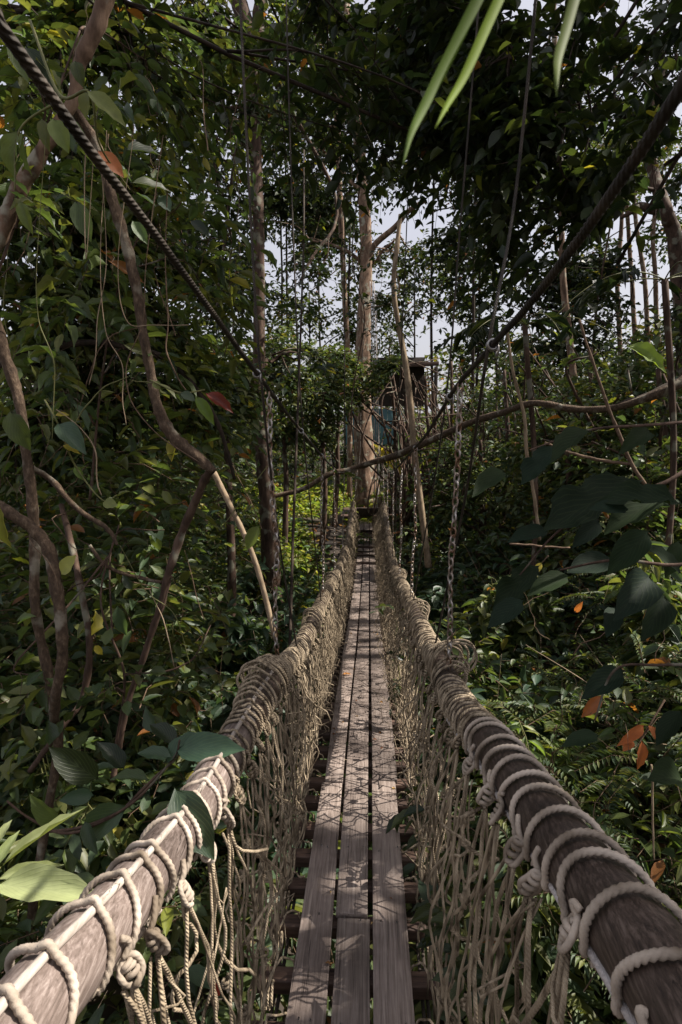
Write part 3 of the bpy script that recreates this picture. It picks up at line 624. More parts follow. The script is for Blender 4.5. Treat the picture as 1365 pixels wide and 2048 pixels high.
def cable(line, label, marks):
    e = empty('suspension_cable', line[0], label, 'cable', 'steel suspension cables of the bridge'); t = Tubes()
    a = line[line[:, 1] < 3.2]; d = np.concatenate([[0], np.cumsum(np.linalg.norm(np.diff(a, axis=0), axis=1))]); n = int(d[-1] / .006)
    P = np.stack([np.interp(np.linspace(0, d[-1], n), d, a[:, i]) for i in range(3)], 1)
    P = P + wob(n, .001); t.add(P, .0068, 12, lobes=6, lobe=.3, pitch=.075)
    b = line[line[:, 1] >= 3.1]; t2 = Tubes(); t2.add(smooth(np.vstack([P[-1], b]), 3), .007, 8)
    t.build('strand', M_wire, e); t2.build('strand', M_wire, e)
    for y in marks:
        c = on(line, y); tan = nrm(on(line, y + .05) - on(line, y - .05)); A = nrm(np.cross(tan, UP)); Bv = np.cross(A, tan); k = Tubes(); th = np.linspace(0, 2 * PI * 3.2, 60)
        k.add(c + (.011 * np.cos(th))[:, None] * A + (.011 * np.sin(th))[:, None] * Bv + np.linspace(-.011, .011, 60)[:, None] * tan, .0034, 6)
        th = np.linspace(0, 2 * PI, 24); k.add(c + A * .012 + (.011 * np.cos(th))[:, None] * tan + (.013 * np.sin(th) - .012)[:, None] * UP, .0028, 6)
        k.build('clamp', M_galv, e)
def pxy(P): z = (P - CAM) @ CF; return 682.5 + F * ((P - CAM) @ CR) / z
yl1 = atx(515, 748, XL)[1]; yl2 = atx(603, 862, XL)[1]; yr1 = atx(985, 690, XR)[1]; yr2 = atx(900, 790, XR)[1]
cable(CL_, 'thick twisted steel cable coming down from the upper left corner', (yl1, yl2, 4.3))
cable(CR_, 'thick twisted steel cable coming down from the upper right edge', (yr1, yr2, 3.6))
def stay(P, label, r=.0033):
    P = np.asarray(P, float); Q = smooth(P, 14); d = np.concatenate([[0], np.cumsum(np.linalg.norm(np.diff(Q, axis=0), axis=1))]); n = int(d[-1] / .03)
    Q = np.stack([np.interp(np.linspace(0, d[-1], n), d, Q[:, i]) for i in range(3)], 1); t = Tubes(); t.add(Q, r, 6)
    return tag(t.build('stay_wire', M_wire), label, 'wire', 'thin wires running down to the handrails')
def up(a, b, k=1.0): return a + (a - b) * k
def stayp(pts, label, r=.0033): stay([up(np.array(pts[0]), np.array(pts[1]), .4)] + [np.array(p) for p in pts], label, r)
stayp([at(478, -60, 2.0), at(500, 400, 1.9), on(CL_, yl1) + [.012, 0, -.01], at(560, 1090, 2.3), on(RL, 2.62) + [.02, 0, .03]], 'wire from the top edge over the cable clamp nearest on the left', .0042)
stayp([at(571, -60, 3.0), at(588, 500, 2.9), on(CL_, yl2) + [.01, 0, 0], on(RL, 4.1) + [.01, 0, .03]], 'second wire from the left at the top edge', .004)
stayp([at(686, -60, 6.2), at(690, 500, 6.1), at(689, 900, 6)], 'thin wire hanging before the two slender trunks, left of the big trunk', .005)
stayp([at(832, -60, 4.6), at(812, 500, 4.5), at(795, 900, 4.6), on(RR, 6.0) + [0, 0, .03]], 'thin wire beside the pale leaning stem, right of the big trunk', .004)
stayp([at(964, -60, 2.5), at(921, 450, 2.5), at(887, 840, 2.6), on(RR, 3.55) + [0, 0, .03]], 'wire second from the right at the top edge', .004)
stayp([at(1078, -60, 1.6), at(1030, 400, 1.6), on(CR_, yr1) + [-.01, 0, -.01], at(930, 1000, 1.9), on(RR, 2.35) + [0, 0, .03]], 'wire from the top edge over the cable clamp nearest on the right', .0042)
# grey ropes tied up round the big trunk
t = Tubes()
for k, x in enumerate((.12, .17, .21)):
    t.add(smooth([(x - .02, 13.9, -.5), (x + .02, 13.95, .8), (x - .02, 14.05, 2.4 + k * .1), (x - .13, 14.1, 5.2)], 8), .012, 6)
tag(t.build('guy_rope', M_core), 'grey ropes rising along the right flank of the big trunk', 'rope')

# ------------------------------------------------------------------ platform, hut
pf = empty('wooden_platform', (0, 13.9, -.5), 'dark wooden landing platform at the far end of the bridge', 'platform')
boxes('edge_beam', [(-.42, 1.15, 13.72, 13.86, -.36, -.16)], M_barkdark, pf, .01)
boxes('side_beam', [(.95, 2.2, 13.9, 14.0, -.1, .02), (1.0, 2.4, 14.4, 14.5, .14, .25), (.9, 2.6, 14.9, 15.0, .36, .46)], M_barkdark, pf, .008)
boxes('floor_board', [(-.7 + i * .2, -.52 + i * .2, 13.87, 15.6, -.42, -.38) for i in range(12)], M_beam, pf)
boxes('post', [(-.4, -.3, 13.9, 14.0, -1.2, -.42), (1.0, 1.1, 13.9, 14.0, -1.2, -.42), (2.2, 2.3, 14.0, 14.1, -1.0, .55)], M_barkdark, pf, .006)
hut = empty('hut', (1, 19, 0), 'hut with dark corrugated roof and turquoise wall behind the big trunk', 'hut')
M_roof = plain_mat('roof_sheet', (.02, .018, .017), .5, (.06, .05, .045)); M_turq = plain_mat('turquoise_paint', (.06, .16, .19), .6, (.11, .23, .25), s=3); M_dw = plain_mat('dark_wood', (.02, .015, .012), .8, (.05, .035, .025))
def corrug(x0, x1, y0, y1, z0, z1, n=60):
    V, Fq = [], []
    for j, (y, z) in enumerate(((y0, z0), (y1, z1))):
        for i in range(n * 4 + 1):
            x = x0 + (x1 - x0) * i / (n * 4); h = .025 * math.sin(i * PI / 2); V += [(x, y, z + h), (x, y, z + h - .012)]
    m_ = (n * 4 + 1) * 2
    for i in range(n * 4):
        a = i * 2; Fq += [(a, a + 2, a + 2 + m_, a + m_), (a + 1, a + 1 + m_, a + 3 + m_, a + 3), (a, a + 1, a + 3, a + 2), (a + m_, a + 2 + m_, a + 3 + m_, a + 1 + m_)]
    return raw('roof', np.array(V), np.array(Fq), 4, M_roof, hut, smooth=False)
corrug(-.7, 1.95, 17.2, 20.5, 3.64, 4.15)
boxes('fascia', [(-.75, 2.0, 17.08, 17.14, 3.56, 3.68)], M_beam, hut, .004, fn=lambda V: V + np.outer(V[:, 0] - 1, [0, 0, .04]))
boxes('wall', [(-.6, 1.7, 18.3, 18.4, 2.5, 4.0)], M_dw, hut)
boxes('lower_wall', [(-.75 + i * .22, -.538 + i * .22, 18.2, 18.29, 1.3, 2.42) for i in range(8)], M_turq, hut, .004)
boxes('post', [(x, x + .1, 17.3, 17.4, -.6, 3.6) for x in (-.65, 1.9)], M_dw, hut)
# ------------------------------------------------------------------ big trees of the middle distance
def trunkpx(pts, f=.8):   # (px, py, Y, diameter px) list
    P = [at(a, b, Y) for a, b, Y, _ in pts]; R = [f * d / F * Y / 2 for _, _, Y, d in pts]; return P, R
P, R = trunkpx([(742, 1035, 14.5, 66), (740, 990, 14.5, 56), (736, 900, 14.6, 44), (733, 800, 14.7, 38), (729, 650, 14.8, 33), (726, 500, 15, 28), (716, 350, 15.2, 26), (707, 200, 15.4, 25), (692, 60, 15.6, 22), (686, -80, 15.8, 20)], .86)
P[0][2] = -.75
tree('big_tree', 'tall tree with fluted pale trunk standing at the far end of the bridge', 'tree', P, R,
     [B(620, 60, 15, 120, 9, 130), B(800, 160, 14.5, 110, 8, 110), B(640, 300, 15, 90, 8, 90), B(800, 330, 15.5, 90, 8, 90), B(620, 480, 15.5, 80, 7, 80), B(800, 470, 15, 80, 7, 70)],
     'canopyb', M_barkpale, br=.05, flute=4, leafscale=1.25, extra=[([at(727, 560, 14.9), at(745, 500, 14.8), at(800, 440, 14.4), at(850, 400, 14)], [.09, .05]), ([at(712, 250, 15.3), at(760, 200, 15), at(830, 130, 14.6)], [.1, .05])])
P, R = trunkpx([(700, 1000, 17, 14), (700, 800, 17, 14), (688, 560, 17, 13), (680, 400, 17, 14), (672, 170, 17, 13), (668, -60, 17, 12)])
tree('slender_tree', 'slender grey trunk just left of the big trunk', 'tree', P, R, [B(700, 100, 17, 110, 7, 80), B(560, 200, 17.5, 90, 7, 70)], 'farc', M_barkpale, br=.04)
P, R = trunkpx([(545, 1130, 8.5, 52), (535, 1000, 8.5, 42), (525, 860, 8.5, 37), (520, 700, 8.6, 30), (520, 500, 8.7, 26), (514, 320, 8.9, 29), (508, 170, 9, 30), (506, 100, 9, 42), (470, -10, 9, 34), (430, -120, 9, 30)])
P[0][2] = ground(P[0][0], P[0][1]) - .1
tree('forked_tree', 'straight brown trunk left of the bridge, forking near the top edge', 'tree', P, R,
     [B(430, 60, 9, 120, 9, 110), B(330, 180, 9.5, 100, 8, 90), B(600, 90, 9, 90, 8, 70), B(430, 240, 9, 80, 7, 60), B(600, 560, 9, 70, 7, 36), B(460, 470, 9, 90, 8, 70), B(430, 640, 8.6, 80, 7, 80), B(590, 720, 9, 60, 6, 44)],
     'canopy', M_bark, br=.04, extra=[([at(506, 110, 9), at(520, 40, 9), at(545, -80, 9)], [.11, .08]), ([at(512, 300, 8.9), at(450, 250, 8.8), at(400, 170, 8.8)], [.05, .02])])
P, R = trunkpx([(858, 1135, 8.2, 17), (845, 1050, 8.2, 16), (835, 950, 8.2, 17), (826, 850, 8.2, 15), (812, 740, 8.2, 15), (798, 650, 8.2, 13), (790, 560, 8.2, 12), (800, 430, 8.3, 9)])
P = [P[0] - [0, 0, .0]] + P[1:]
tree('pale_sapling', 'thin pale leaning sapling right of the big trunk', 'tree', P, R, [B(790, 540, 8.2, 60, 6, 40), B(850, 600, 8.3, 50, 6, 26), B(730, 620, 8.3, 50, 5, 20)], 'canopyb', M_dead, br=.015)
P, R = trunkpx([(875, 1290, 6.8, 26), (868, 1200, 7, 24), (858, 1130, 8.1, 20)])
P, R = trunkpx([(1150, 760, 12, 16), (1138, 660, 12, 18), (1125, 540, 12, 15), (1120, 420, 12, 13), (1118, 250, 12, 13), (1110, 60, 12, 12), (1105, -80, 12, 12)])
tree('spotted_tree', 'thin pale spotted trunk behind the hanging cable on the right', 'tree', P, R, [B(1040, 330, 12, 90, 8, 90), B(1160, 200, 12.5, 100, 8, 90), B(1000, 480, 12, 80, 7, 80), B(1120, 520, 12.5, 60, 6, 30)], 'canopyb', M_barkpale, br=.03)
P, R = trunkpx([(1380, 760, 10, 40), (1372, 600, 10, 36), (1345, 470, 10, 32), (1320, 420, 10, 28), (1300, 300, 10.5, 24), (1330, 120, 11, 22)])
tree('arching_tree', 'dark arching trunk at the right edge, below the open sky', 'tree', P, R, [B(1330, 250, 10.5, 90, 8, 90), B(1230, 300, 11, 90, 8, 80), B(1350, 60, 10.5, 90, 7, 80), B(1340, 640, 10, 60, 6, 60), B(1210, 90, 11, 100, 7, 80)], 'canopy', M_bark, br=.035,
     extra=[([at(1325, 425, 10), at(1280, 412, 10), at(1240, 440, 10)], [.09, .03])])
far_specs = []
names = ['first', 'second', 'third', 'fourth']
for k, (px, py, Yd, h) in enumerate([(1290, 700, 22, 9), (1265, 700, 24, 8), (1310, 690, 21, 8), (1235, 700, 23, 7)]):
    P, R = trunkpx([(px + 10, py + 60, Yd, 12), (px, py - 130, Yd, 10), (px - 18 + k * 9, py - 260, Yd, 9), (px - 30 + 14 * k, py - 420, Yd, 7)])
    tree('thin_tree', f'{names[k]} from the right edge of the thin far trunks against open sky' if k else 'tallest of the thin far trunks against the open sky on the right', 'tree', P, R, [B(px - 20, py - 430, Yd, 60, 6, 36), B(px + 20, py - 360, Yd, 45, 5, 20)], 'farl', M_barkpale, group='thin trunks far off on the right', br=.03)
# tall crowns beyond, with sky between
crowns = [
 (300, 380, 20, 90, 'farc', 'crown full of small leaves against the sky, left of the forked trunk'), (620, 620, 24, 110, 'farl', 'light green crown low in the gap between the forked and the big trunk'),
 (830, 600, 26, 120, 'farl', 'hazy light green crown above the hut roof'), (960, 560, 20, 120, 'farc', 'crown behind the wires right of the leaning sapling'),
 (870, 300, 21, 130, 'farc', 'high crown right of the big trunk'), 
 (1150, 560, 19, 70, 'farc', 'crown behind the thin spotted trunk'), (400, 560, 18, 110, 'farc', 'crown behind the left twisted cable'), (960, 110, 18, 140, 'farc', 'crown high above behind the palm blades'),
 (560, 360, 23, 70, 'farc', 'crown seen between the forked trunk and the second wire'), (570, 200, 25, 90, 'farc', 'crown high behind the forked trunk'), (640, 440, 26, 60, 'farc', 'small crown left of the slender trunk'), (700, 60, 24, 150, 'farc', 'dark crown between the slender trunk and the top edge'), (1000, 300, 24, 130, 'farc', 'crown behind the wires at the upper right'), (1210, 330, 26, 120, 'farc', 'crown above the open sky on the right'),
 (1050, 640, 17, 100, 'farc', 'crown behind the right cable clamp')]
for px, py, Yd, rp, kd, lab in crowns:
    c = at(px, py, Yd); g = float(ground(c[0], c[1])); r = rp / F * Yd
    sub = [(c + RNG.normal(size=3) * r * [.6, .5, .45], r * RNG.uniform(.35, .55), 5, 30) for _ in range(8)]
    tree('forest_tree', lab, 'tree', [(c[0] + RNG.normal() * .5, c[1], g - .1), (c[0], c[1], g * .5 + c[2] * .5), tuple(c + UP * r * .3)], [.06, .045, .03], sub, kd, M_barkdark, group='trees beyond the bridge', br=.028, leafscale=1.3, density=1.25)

# ------------------------------------------------------------------ dark roof of leaves near the top, shade trees to the right
P, R = [(3.3, .9, -.2), (3.2, 1.1, 2.5), (2.9, 1.6, 4.3), (2.3, 2.4, 5.6)], [.12, .1, .08, .05]
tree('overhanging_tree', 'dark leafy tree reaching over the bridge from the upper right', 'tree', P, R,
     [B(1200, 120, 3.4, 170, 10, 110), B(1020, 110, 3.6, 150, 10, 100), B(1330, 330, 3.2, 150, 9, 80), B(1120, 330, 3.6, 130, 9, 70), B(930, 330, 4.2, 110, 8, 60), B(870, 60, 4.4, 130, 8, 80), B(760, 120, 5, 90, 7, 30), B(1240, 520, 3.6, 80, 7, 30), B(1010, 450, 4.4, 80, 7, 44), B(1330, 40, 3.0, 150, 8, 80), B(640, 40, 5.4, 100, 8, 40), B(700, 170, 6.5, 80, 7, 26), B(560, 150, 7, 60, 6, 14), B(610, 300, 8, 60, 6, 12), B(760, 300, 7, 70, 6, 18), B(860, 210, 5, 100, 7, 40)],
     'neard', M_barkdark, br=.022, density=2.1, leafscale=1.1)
P, R = [(-3.4, 4.6, -.8), (-3.3, 4.5, 2), (-3.0, 4.4, 4.0), (-2.4, 4.3, 5.4)], [.14, .12, .09, .05]
tree('thicket_tree', 'dark tree filling the upper left behind the twisted cable', 'tree', P, R,
     [B(120, 120, 4.2, 170, 10, 120), B(300, 80, 4.6, 130, 9, 70), B(60, 420, 4, 160, 10, 110), B(230, 420, 4.4, 140, 10, 100), B(350, 350, 5.0, 60, 8, 20), B(150, 640, 4.2, 150, 10, 110), B(340, 600, 4.8, 110, 9, 80), B(60, 830, 4, 140, 9, 90), B(260, 860, 4.4, 130, 9, 80), B(400, 820, 5, 90, 8, 60), B(480, 60, 5.4, 90, 7, 50), B(400, 200, 5.6, 80, 7, 36), B(580, 90, 6, 60, 6, 20), B(470, 330, 6.2, 60, 6, 18)],
     'near', M_barkdark, br=.022, density=1.7)
for k, (pts, bl, lab) in enumerate((
    ([(-60, 700, 2.7), (20, 480, 2.7), (90, 260, 2.7), (160, 60, 2.8)], [B(70, 160, 2.7, 110, 6, 20), B(190, 260, 2.8, 100, 6, 18), B(50, 400, 2.6, 90, 5, 16), B(290, 120, 3.2, 90, 5, 14)], 'large-leaved climber hanging in the upper left corner'),
    ([(180, 1000, 3.0), (200, 800, 3.0), (230, 600, 3.0), (300, 420, 3.1)], [B(160, 560, 2.9, 100, 6, 20), B(330, 440, 3.2, 90, 6, 18), B(80, 760, 2.8, 90, 5, 14), B(300, 700, 3.1, 90, 6, 16), B(420, 600, 3.6, 70, 5, 12)], 'large-leaved climber between the curved liana and the left edge'),
    ([(230, 1500, 2.6), (250, 1350, 2.6), (200, 1200, 2.6), (240, 1050, 2.7)], [B(140, 1180, 2.5, 90, 5, 12), B(330, 1060, 3.0, 90, 6, 14), B(420, 1250, 2.9, 70, 5, 10), B(60, 1350, 2.3, 90, 5, 12), B(250, 1380, 2.4, 90, 5, 12)], 'large-leaved climber low in the left thicket'))):
    tree('climber', lab, 'climbing plant', [at(*p) for p in pts], [.008, .006, .005, .004], bl, ('big', 'bigl', 'bigo')[k], M_bark, group='large-leaved climbers', br=.006, leafscale=.9, density=(.9, .9, .7)[k])
# canopy towards the sun: trees added on the right, mostly out of frame, to shade the bridge
for k, (x, y, zc, r, lab) in enumerate([(8, 4, 8.0, 2.6, 'tall tree added for shade on the right slope near the viewer'), (8.5, 9, 8.5, 2.8, 'tall tree added for shade on the right slope halfway along the bridge'), (9, 14, 9, 2.8, 'tall tree added for shade on the right slope level with the landing'), (6, 1, 6.6, 2.2, 'tree added for shade on the right slope beside the viewer'), (11, 6, 14, 3, 'very tall tree added for shade high on the right slope near the viewer'), (11, 12, 14.5, 3, 'very tall tree added for shade high on the right slope beyond the handrails'), (12, 19, 15, 3.4, 'very tall tree added for shade high on the right slope behind the landing'), (6.5, 7, 11, 2.4, 'tall tree added for shade on the right slope behind the arching palm fronds')]):
    g = float(ground(x, y)); sub = [((x + a, y + b, zc + c), (1.5, 1.6, .8), 6, 95) for a, b, c in RNG.uniform(-1, 1, (13, 3)) * [r * 1.15, r * 1.1, 1.2]]
    tree('shade_tree', lab, 'tree', [(x, y, g - .1), (x + .2, y, g + 2.5), (x, y + .2, zc - 1), (x, y, zc)], [.22, .17, .12, .06], sub, 'farc', M_bark, group='tall trees added for shade on the right slope', br=.05)

# ------------------------------------------------------------------ hillside of trees and bushes on the right
hill = [(1180, 720, 9.5, 120, 'hillk', 'leafy tree on the slope left of the arching trunk'), (1010, 760, 10.5, 100, 'hillk', 'leafy tree behind the long branch and the right clamp'), (1320, 760, 7.5, 130, 'hillk', 'bushy tree on the slope at the right edge below the open sky'),
        (668, 740, 13.2, 44, 'hillk', 'shaded tree hiding the hut left of the big trunk'), (805, 845, 12.5, 34, 'hillk', 'small tree before the turquoise wall'), (785, 790, 13.2, 36, 'hillk', 'bush-like tree crowding the hut front'), (850, 760, 12.8, 36, 'hillk', 'slim leafy tree before the right end of the hut roof'), (800, 850, 11.5, 40, 'hillk', 'low leafy tree hiding the turquoise wall'), (812, 765, 12, 30, 'hillk', 'small crown in front of the dark hut opening'), (865, 775, 13.6, 50, 'hillk', 'small tree right of the hut under its roof edge'), (900, 740, 13, 80, 'hillk', 'yellow-green bushy tree beside the hut roof'), (1130, 880, 7.5, 120, 'hillk', 'bushy tree on the slope below the long branch'), (960, 900, 9.5, 90, 'hillk', 'bushy tree on the slope right of the leaning sapling'), (640, 800, 12, 70, 'hillk', 'leafy tree left of the big trunk at landing height'), (560, 780, 11, 70, 'hillk', 'small tree right behind the straight brown trunk'), (440, 740, 7, 110, 'hillk', 'bushy tree behind the left twisted cable and liana')]
for px, py, Yd, rp, kd, lab in hill:
    c = at(px, py, Yd); g = float(ground(c[0], c[1])); r = rp / F * Yd
    sub = [(c + RNG.normal(size=3) * r * [.6, .6, .5], r * RNG.uniform(.4, .6), 5, 46) for _ in range(8)]
    tree('bushy_tree', lab, 'tree', [(c[0], c[1], g - .1), (c[0] + .1, c[1], g * .5 + c[2] * .5), tuple(c + UP * r * .2)], [.07, .05, .03], sub, kd, M_bark, group='bushy trees on the slopes', br=.025, leafscale=1.1)

# ------------------------------------------------------------------ forest mass far behind and undergrowth
def scatter_mass(name, label, X, Y, Z, kind, ls, nl=6, spread=.4, kindtag='stuff', pal=None, jit=.35, dz=.6):
    T, pal0, ll, wr, _, tl, odd = KIND[kind]; n = len(X); C = np.stack([X, Y, Z], 1); D = RNG.normal(size=(n, 3)); D[:, 2] = np.abs(D[:, 2]) * dz
    P, Ld, Nn, L, W, (a, m_, e_) = sprays(C, D, nl, tl * ls, ll * ls, wr, jit=jit, lv=.25 if jit > .2 else .08); k = keep(P)
    Nn = nrm(Nn)
    kk = np.repeat(RNG.random(n) < .5, nl)[k]; tt = tints(int(k.sum()), pal or pal0, odd)
    e = empty(name, (0, 10, 0), label, 'vegetation'); e['kind'] = 'stuff'
    o = leaves('foliage', T, P[k], Ld[k], Nn[k], L[k], W[k], tt, M_far if T is T_FAR else M_leaf, e); o['kind'] = 'stuff'
    t = Tubes(); kt = keep(m_); t.segs(a[kt], m_[kt], .004 * ls, .003 * ls, 3); t.segs(m_[kt], e_[kt], .003 * ls, .002 * ls, 3); o = t.build('stems', M_twig, e); o['kind'] = 'stuff'
    return e
n = 4600; X = RNG.uniform(-30, 34, n); Y = RNG.uniform(24, 46, n); Z = ground(X, Y) + RNG.random(n) ** 1.4 * (2.6 + .8 * np.sin(X * .4) + .09 * Y)
scatter_mass('far_forest', 'hazy green forest far behind the bridge', X, Y, Z, 'farl', 2.2, 8)
n = 2600; Y = RNG.uniform(15, 24, n); X = RNG.uniform(-14, 14, n); m_ = ~((np.abs(X + 1.2) < 1.3) & (Y < 20)); m_ &= ~((np.abs(X - .9) < 1.6) & (Y > 16.2) & (Y < 19.5)); X, Y = X[m_], Y[m_]; Z = ground(X, Y) + RNG.random(len(X)) ** 1.2 * np.where(X < 3, 2.1, 3.6)
scatter_mass('rear_thicket', 'green thicket behind the landing platform', X, Y, Z, 'farc', 1.1, 8)
def wall_mass(name, label, n, x0, x1, y0, y1, top, kind, ls, nl=8):
    X = RNG.uniform(x0, x1, n); Y = RNG.uniform(y0, y1, n); h = top * (.75 + .3 * np.sin(X * 1.9) * np.sin(Y * 1.3 + 1)); g = ground(X, Y)
    return scatter_mass(name, label, X, Y, g + RNG.random(n) ** .8 * np.maximum(.4, h - g), kind, ls, nl)
wall_mass('left_thicket', 'dense shaded foliage of the left thicket behind the lianas', 1700, -6.5, -1.7, 4.2, 9, 2.0, 'near', 1.25)
wall_mass('left_thicket', 'loose leafy growth between the lianas on the left', 420, -2.9, -1.15, 2.9, 4.4, 1.9, 'bush', 1.0, 6)
wall_mass('left_thicket', 'shaded forest edge far left beyond the forked trunk', 2200, -16, -2.2, 9, 17, 3.4, 'hillk', 1.7)
wall_mass('right_thicket', 'dense foliage covering the right slope up to the sky gap', 2400, 2.2, 9, 5.5, 11, 2.9, 'near', 1.25)
wall_mass('right_thicket', 'foliage of the far right slope', 1800, 3.0, 16, 11, 18, 4.2, 'hillk', 1.7)
def under(name, label, n, x0, x1, y0, y1, h, kind, ls, pal=None, pw=1.3):
    X = RNG.uniform(x0, x1, n); Y = y0 + (y1 - y0) * RNG.random(n) ** 1.4; m_ = ~((X > -.42) & (X < .34) & (Y < 13.8)); 
    X, Y = X[m_], Y[m_]; hh = h * (.6 + .4 * np.sin(X * 1.7 + 1) * np.sin(Y * 1.1 + 2)) ; 
    lim = np.where((np.abs(X - XC) < .6) & (Y < 12), .6, 1.0)
    Z = ground(X, Y) + .04 + RNG.random(len(X)) ** pw * hh * lim; return scatter_mass(name, label, X, Y, Z, kind, ls, 7, pal=pal)
under('undergrowth', 'low leafy undergrowth left of the bridge', 3000, -6, -.42, .5, 13, .95, 'bush', 1.0)
under('undergrowth', 'bluish broad-leaved undergrowth beside the left net', 900, -3.2, -.42, 3.5, 13, .75, 'blue', 1.5)
under('undergrowth', 'low leafy undergrowth on the right slope', 3200, .34, 7, .7, 14, 1.15, 'bush', 1.0)
under('undergrowth', 'narrow-leaved light undergrowth below the right handrail', 1300, .5, 3.2, 1.3, 6, .8, 'lance', 1.0)
under('undergrowth', 'bluish leaves at the foot of the right slope', 700, .34, 3.5, 4, 13, .8, 'blue', 1.4)
X = RNG.uniform(-.42, .34, 420); Y = RNG.uniform(.6, 12, 420); scatter_mass('undergrowth', 'leaves growing in the gully under the bridge', X, Y, ground(X, Y) + RNG.random(420) * .5, 'bush', .9, 7)
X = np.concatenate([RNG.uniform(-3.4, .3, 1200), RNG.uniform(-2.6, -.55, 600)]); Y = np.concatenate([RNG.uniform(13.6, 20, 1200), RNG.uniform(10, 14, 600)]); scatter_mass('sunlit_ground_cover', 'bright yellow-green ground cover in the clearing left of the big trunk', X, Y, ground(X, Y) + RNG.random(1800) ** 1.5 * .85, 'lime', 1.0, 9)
X = RNG.uniform(.3, 3.2, 300); Y = RNG.uniform(13.6, 16.5, 300); scatter_mass('ground_cover', 'yellowish leaves beside the landing platform', X, Y, ground(X, Y) + .2 + RNG.random(300) ** 2 * 1.0, 'farl', .8, 8)
for lab, n, x0, x1, y0, y1, h in (('ferns on the right slope behind the handrail', 420, .8, 2.9, 1.1, 4.2, .9), ('ferns left of the bridge', 300, -3.2, -.7, 1.3, 5, .6), ('ferns on the upper right slope', 260, 2, 5.5, 4, 8, 1.4)):
    X = RNG.uniform(x0, x1, n); Y = RNG.uniform(y0, y1, n); scatter_mass('ferns', lab, X, Y, ground(X, Y) + RNG.random(n) * h, 'fern', 1.0, 34, jit=.07, dz=1.0)
# dry leaves and sticks on the ground
n = 3000; X = RNG.uniform(-5, 6, n); Y = RNG.uniform(.5, 14, n); D = RNG.normal(size=(n, 3)); D[:, 2] *= .25
tag(leaves('leaf_litter', T_MID, np.stack([X, Y, ground(X, Y) + .03], 1), D, nrm(UP + RNG.normal(scale=.4, size=(n, 3))), RNG.uniform(.06, .15, n), np.full(n, .5), tints(n, 'dry'), M_dry), 'fallen brown leaves on the forest floor', 'leaf litter', kind='stuff')
t = Tubes()
for i in range(420):
    side = RNG.random() < .5; x = -RNG.uniform(.5, 4.5) if side else RNG.uniform(.5, 4.5); y = RNG.uniform(1.2, 10); g = float(ground(x, y)); L_ = RNG.uniform(.3, 1.3)
    d = nrm(RNG.normal(size=3) * [1, 1, .9]) * L_; P = smooth([(x, y, g), np.array([x, y, g + .05]) + d * .5 + RNG.normal(size=3) * .06, np.array([x, y, g + .2]) + np.abs(d) * [np.sign(d[0]), np.sign(d[1]), .8]], 5)
    t.add(P, np.linspace(RNG.uniform(.002, .007), .0015, len(P)), 5)
tag(t.build('dead_twigs', M_dead), 'thin dead twigs among the undergrowth', 'twigs', kind='stuff')

# ------------------------------------------------------------------ plants with big leaves, each its own
def plant(name, label, cat, base, n, h, kind, group=None, lean=.35, ls=1.0, pal=None, spread=.18, mt=None):
    T, p0, ll, wr, nl, tl, odd = KIND[kind]; base = np.asarray(base, float); e = empty(name, base, label, cat, group); t = Tubes(); A = []
    for i in range(n):
        a = RNG.uniform(0, 6.28); d = np.array([math.cos(a), math.sin(a), 0]) * lean * h * RNG.uniform(.3, 1); hh = h * RNG.uniform(.6, 1.1)
        P = smooth([base + d * .1, base + d * .5 + UP * hh * .6, base + d + UP * hh], 6); t.add(P, np.linspace(.007, .003, len(P)), 5)
        k = max(3, int(hh / .12)); ii = np.linspace(len(P) * .35, len(P) - 1, k).astype(int); dd = RNG.normal(size=(k, 3)) * [1, 1, .25]
        A.append(sprays(P[ii], dd, nl, tl * .7, ll * ls, wr, droop=.6))
    cat_ = lambda i: np.concatenate([a[i] for a in A]); Pq = cat_(0); k = keep(Pq)
    for a in A: t.segs(a[5][0], a[5][1], .003, .0025, 3); t.segs(a[5][1], a[5][2], .0025, .0015, 3)
    leaves('foliage', T, Pq[k], cat_(1)[k], cat_(2)[k], cat_(3)[k], cat_(4)[k], tints(int(k.sum()), pal or p0, odd), M_leaf, e); t.build('stem', mt or M_stem, e); return e
def gp(x, y, dz=0): return (x, y, float(ground(x, y)) + dz)
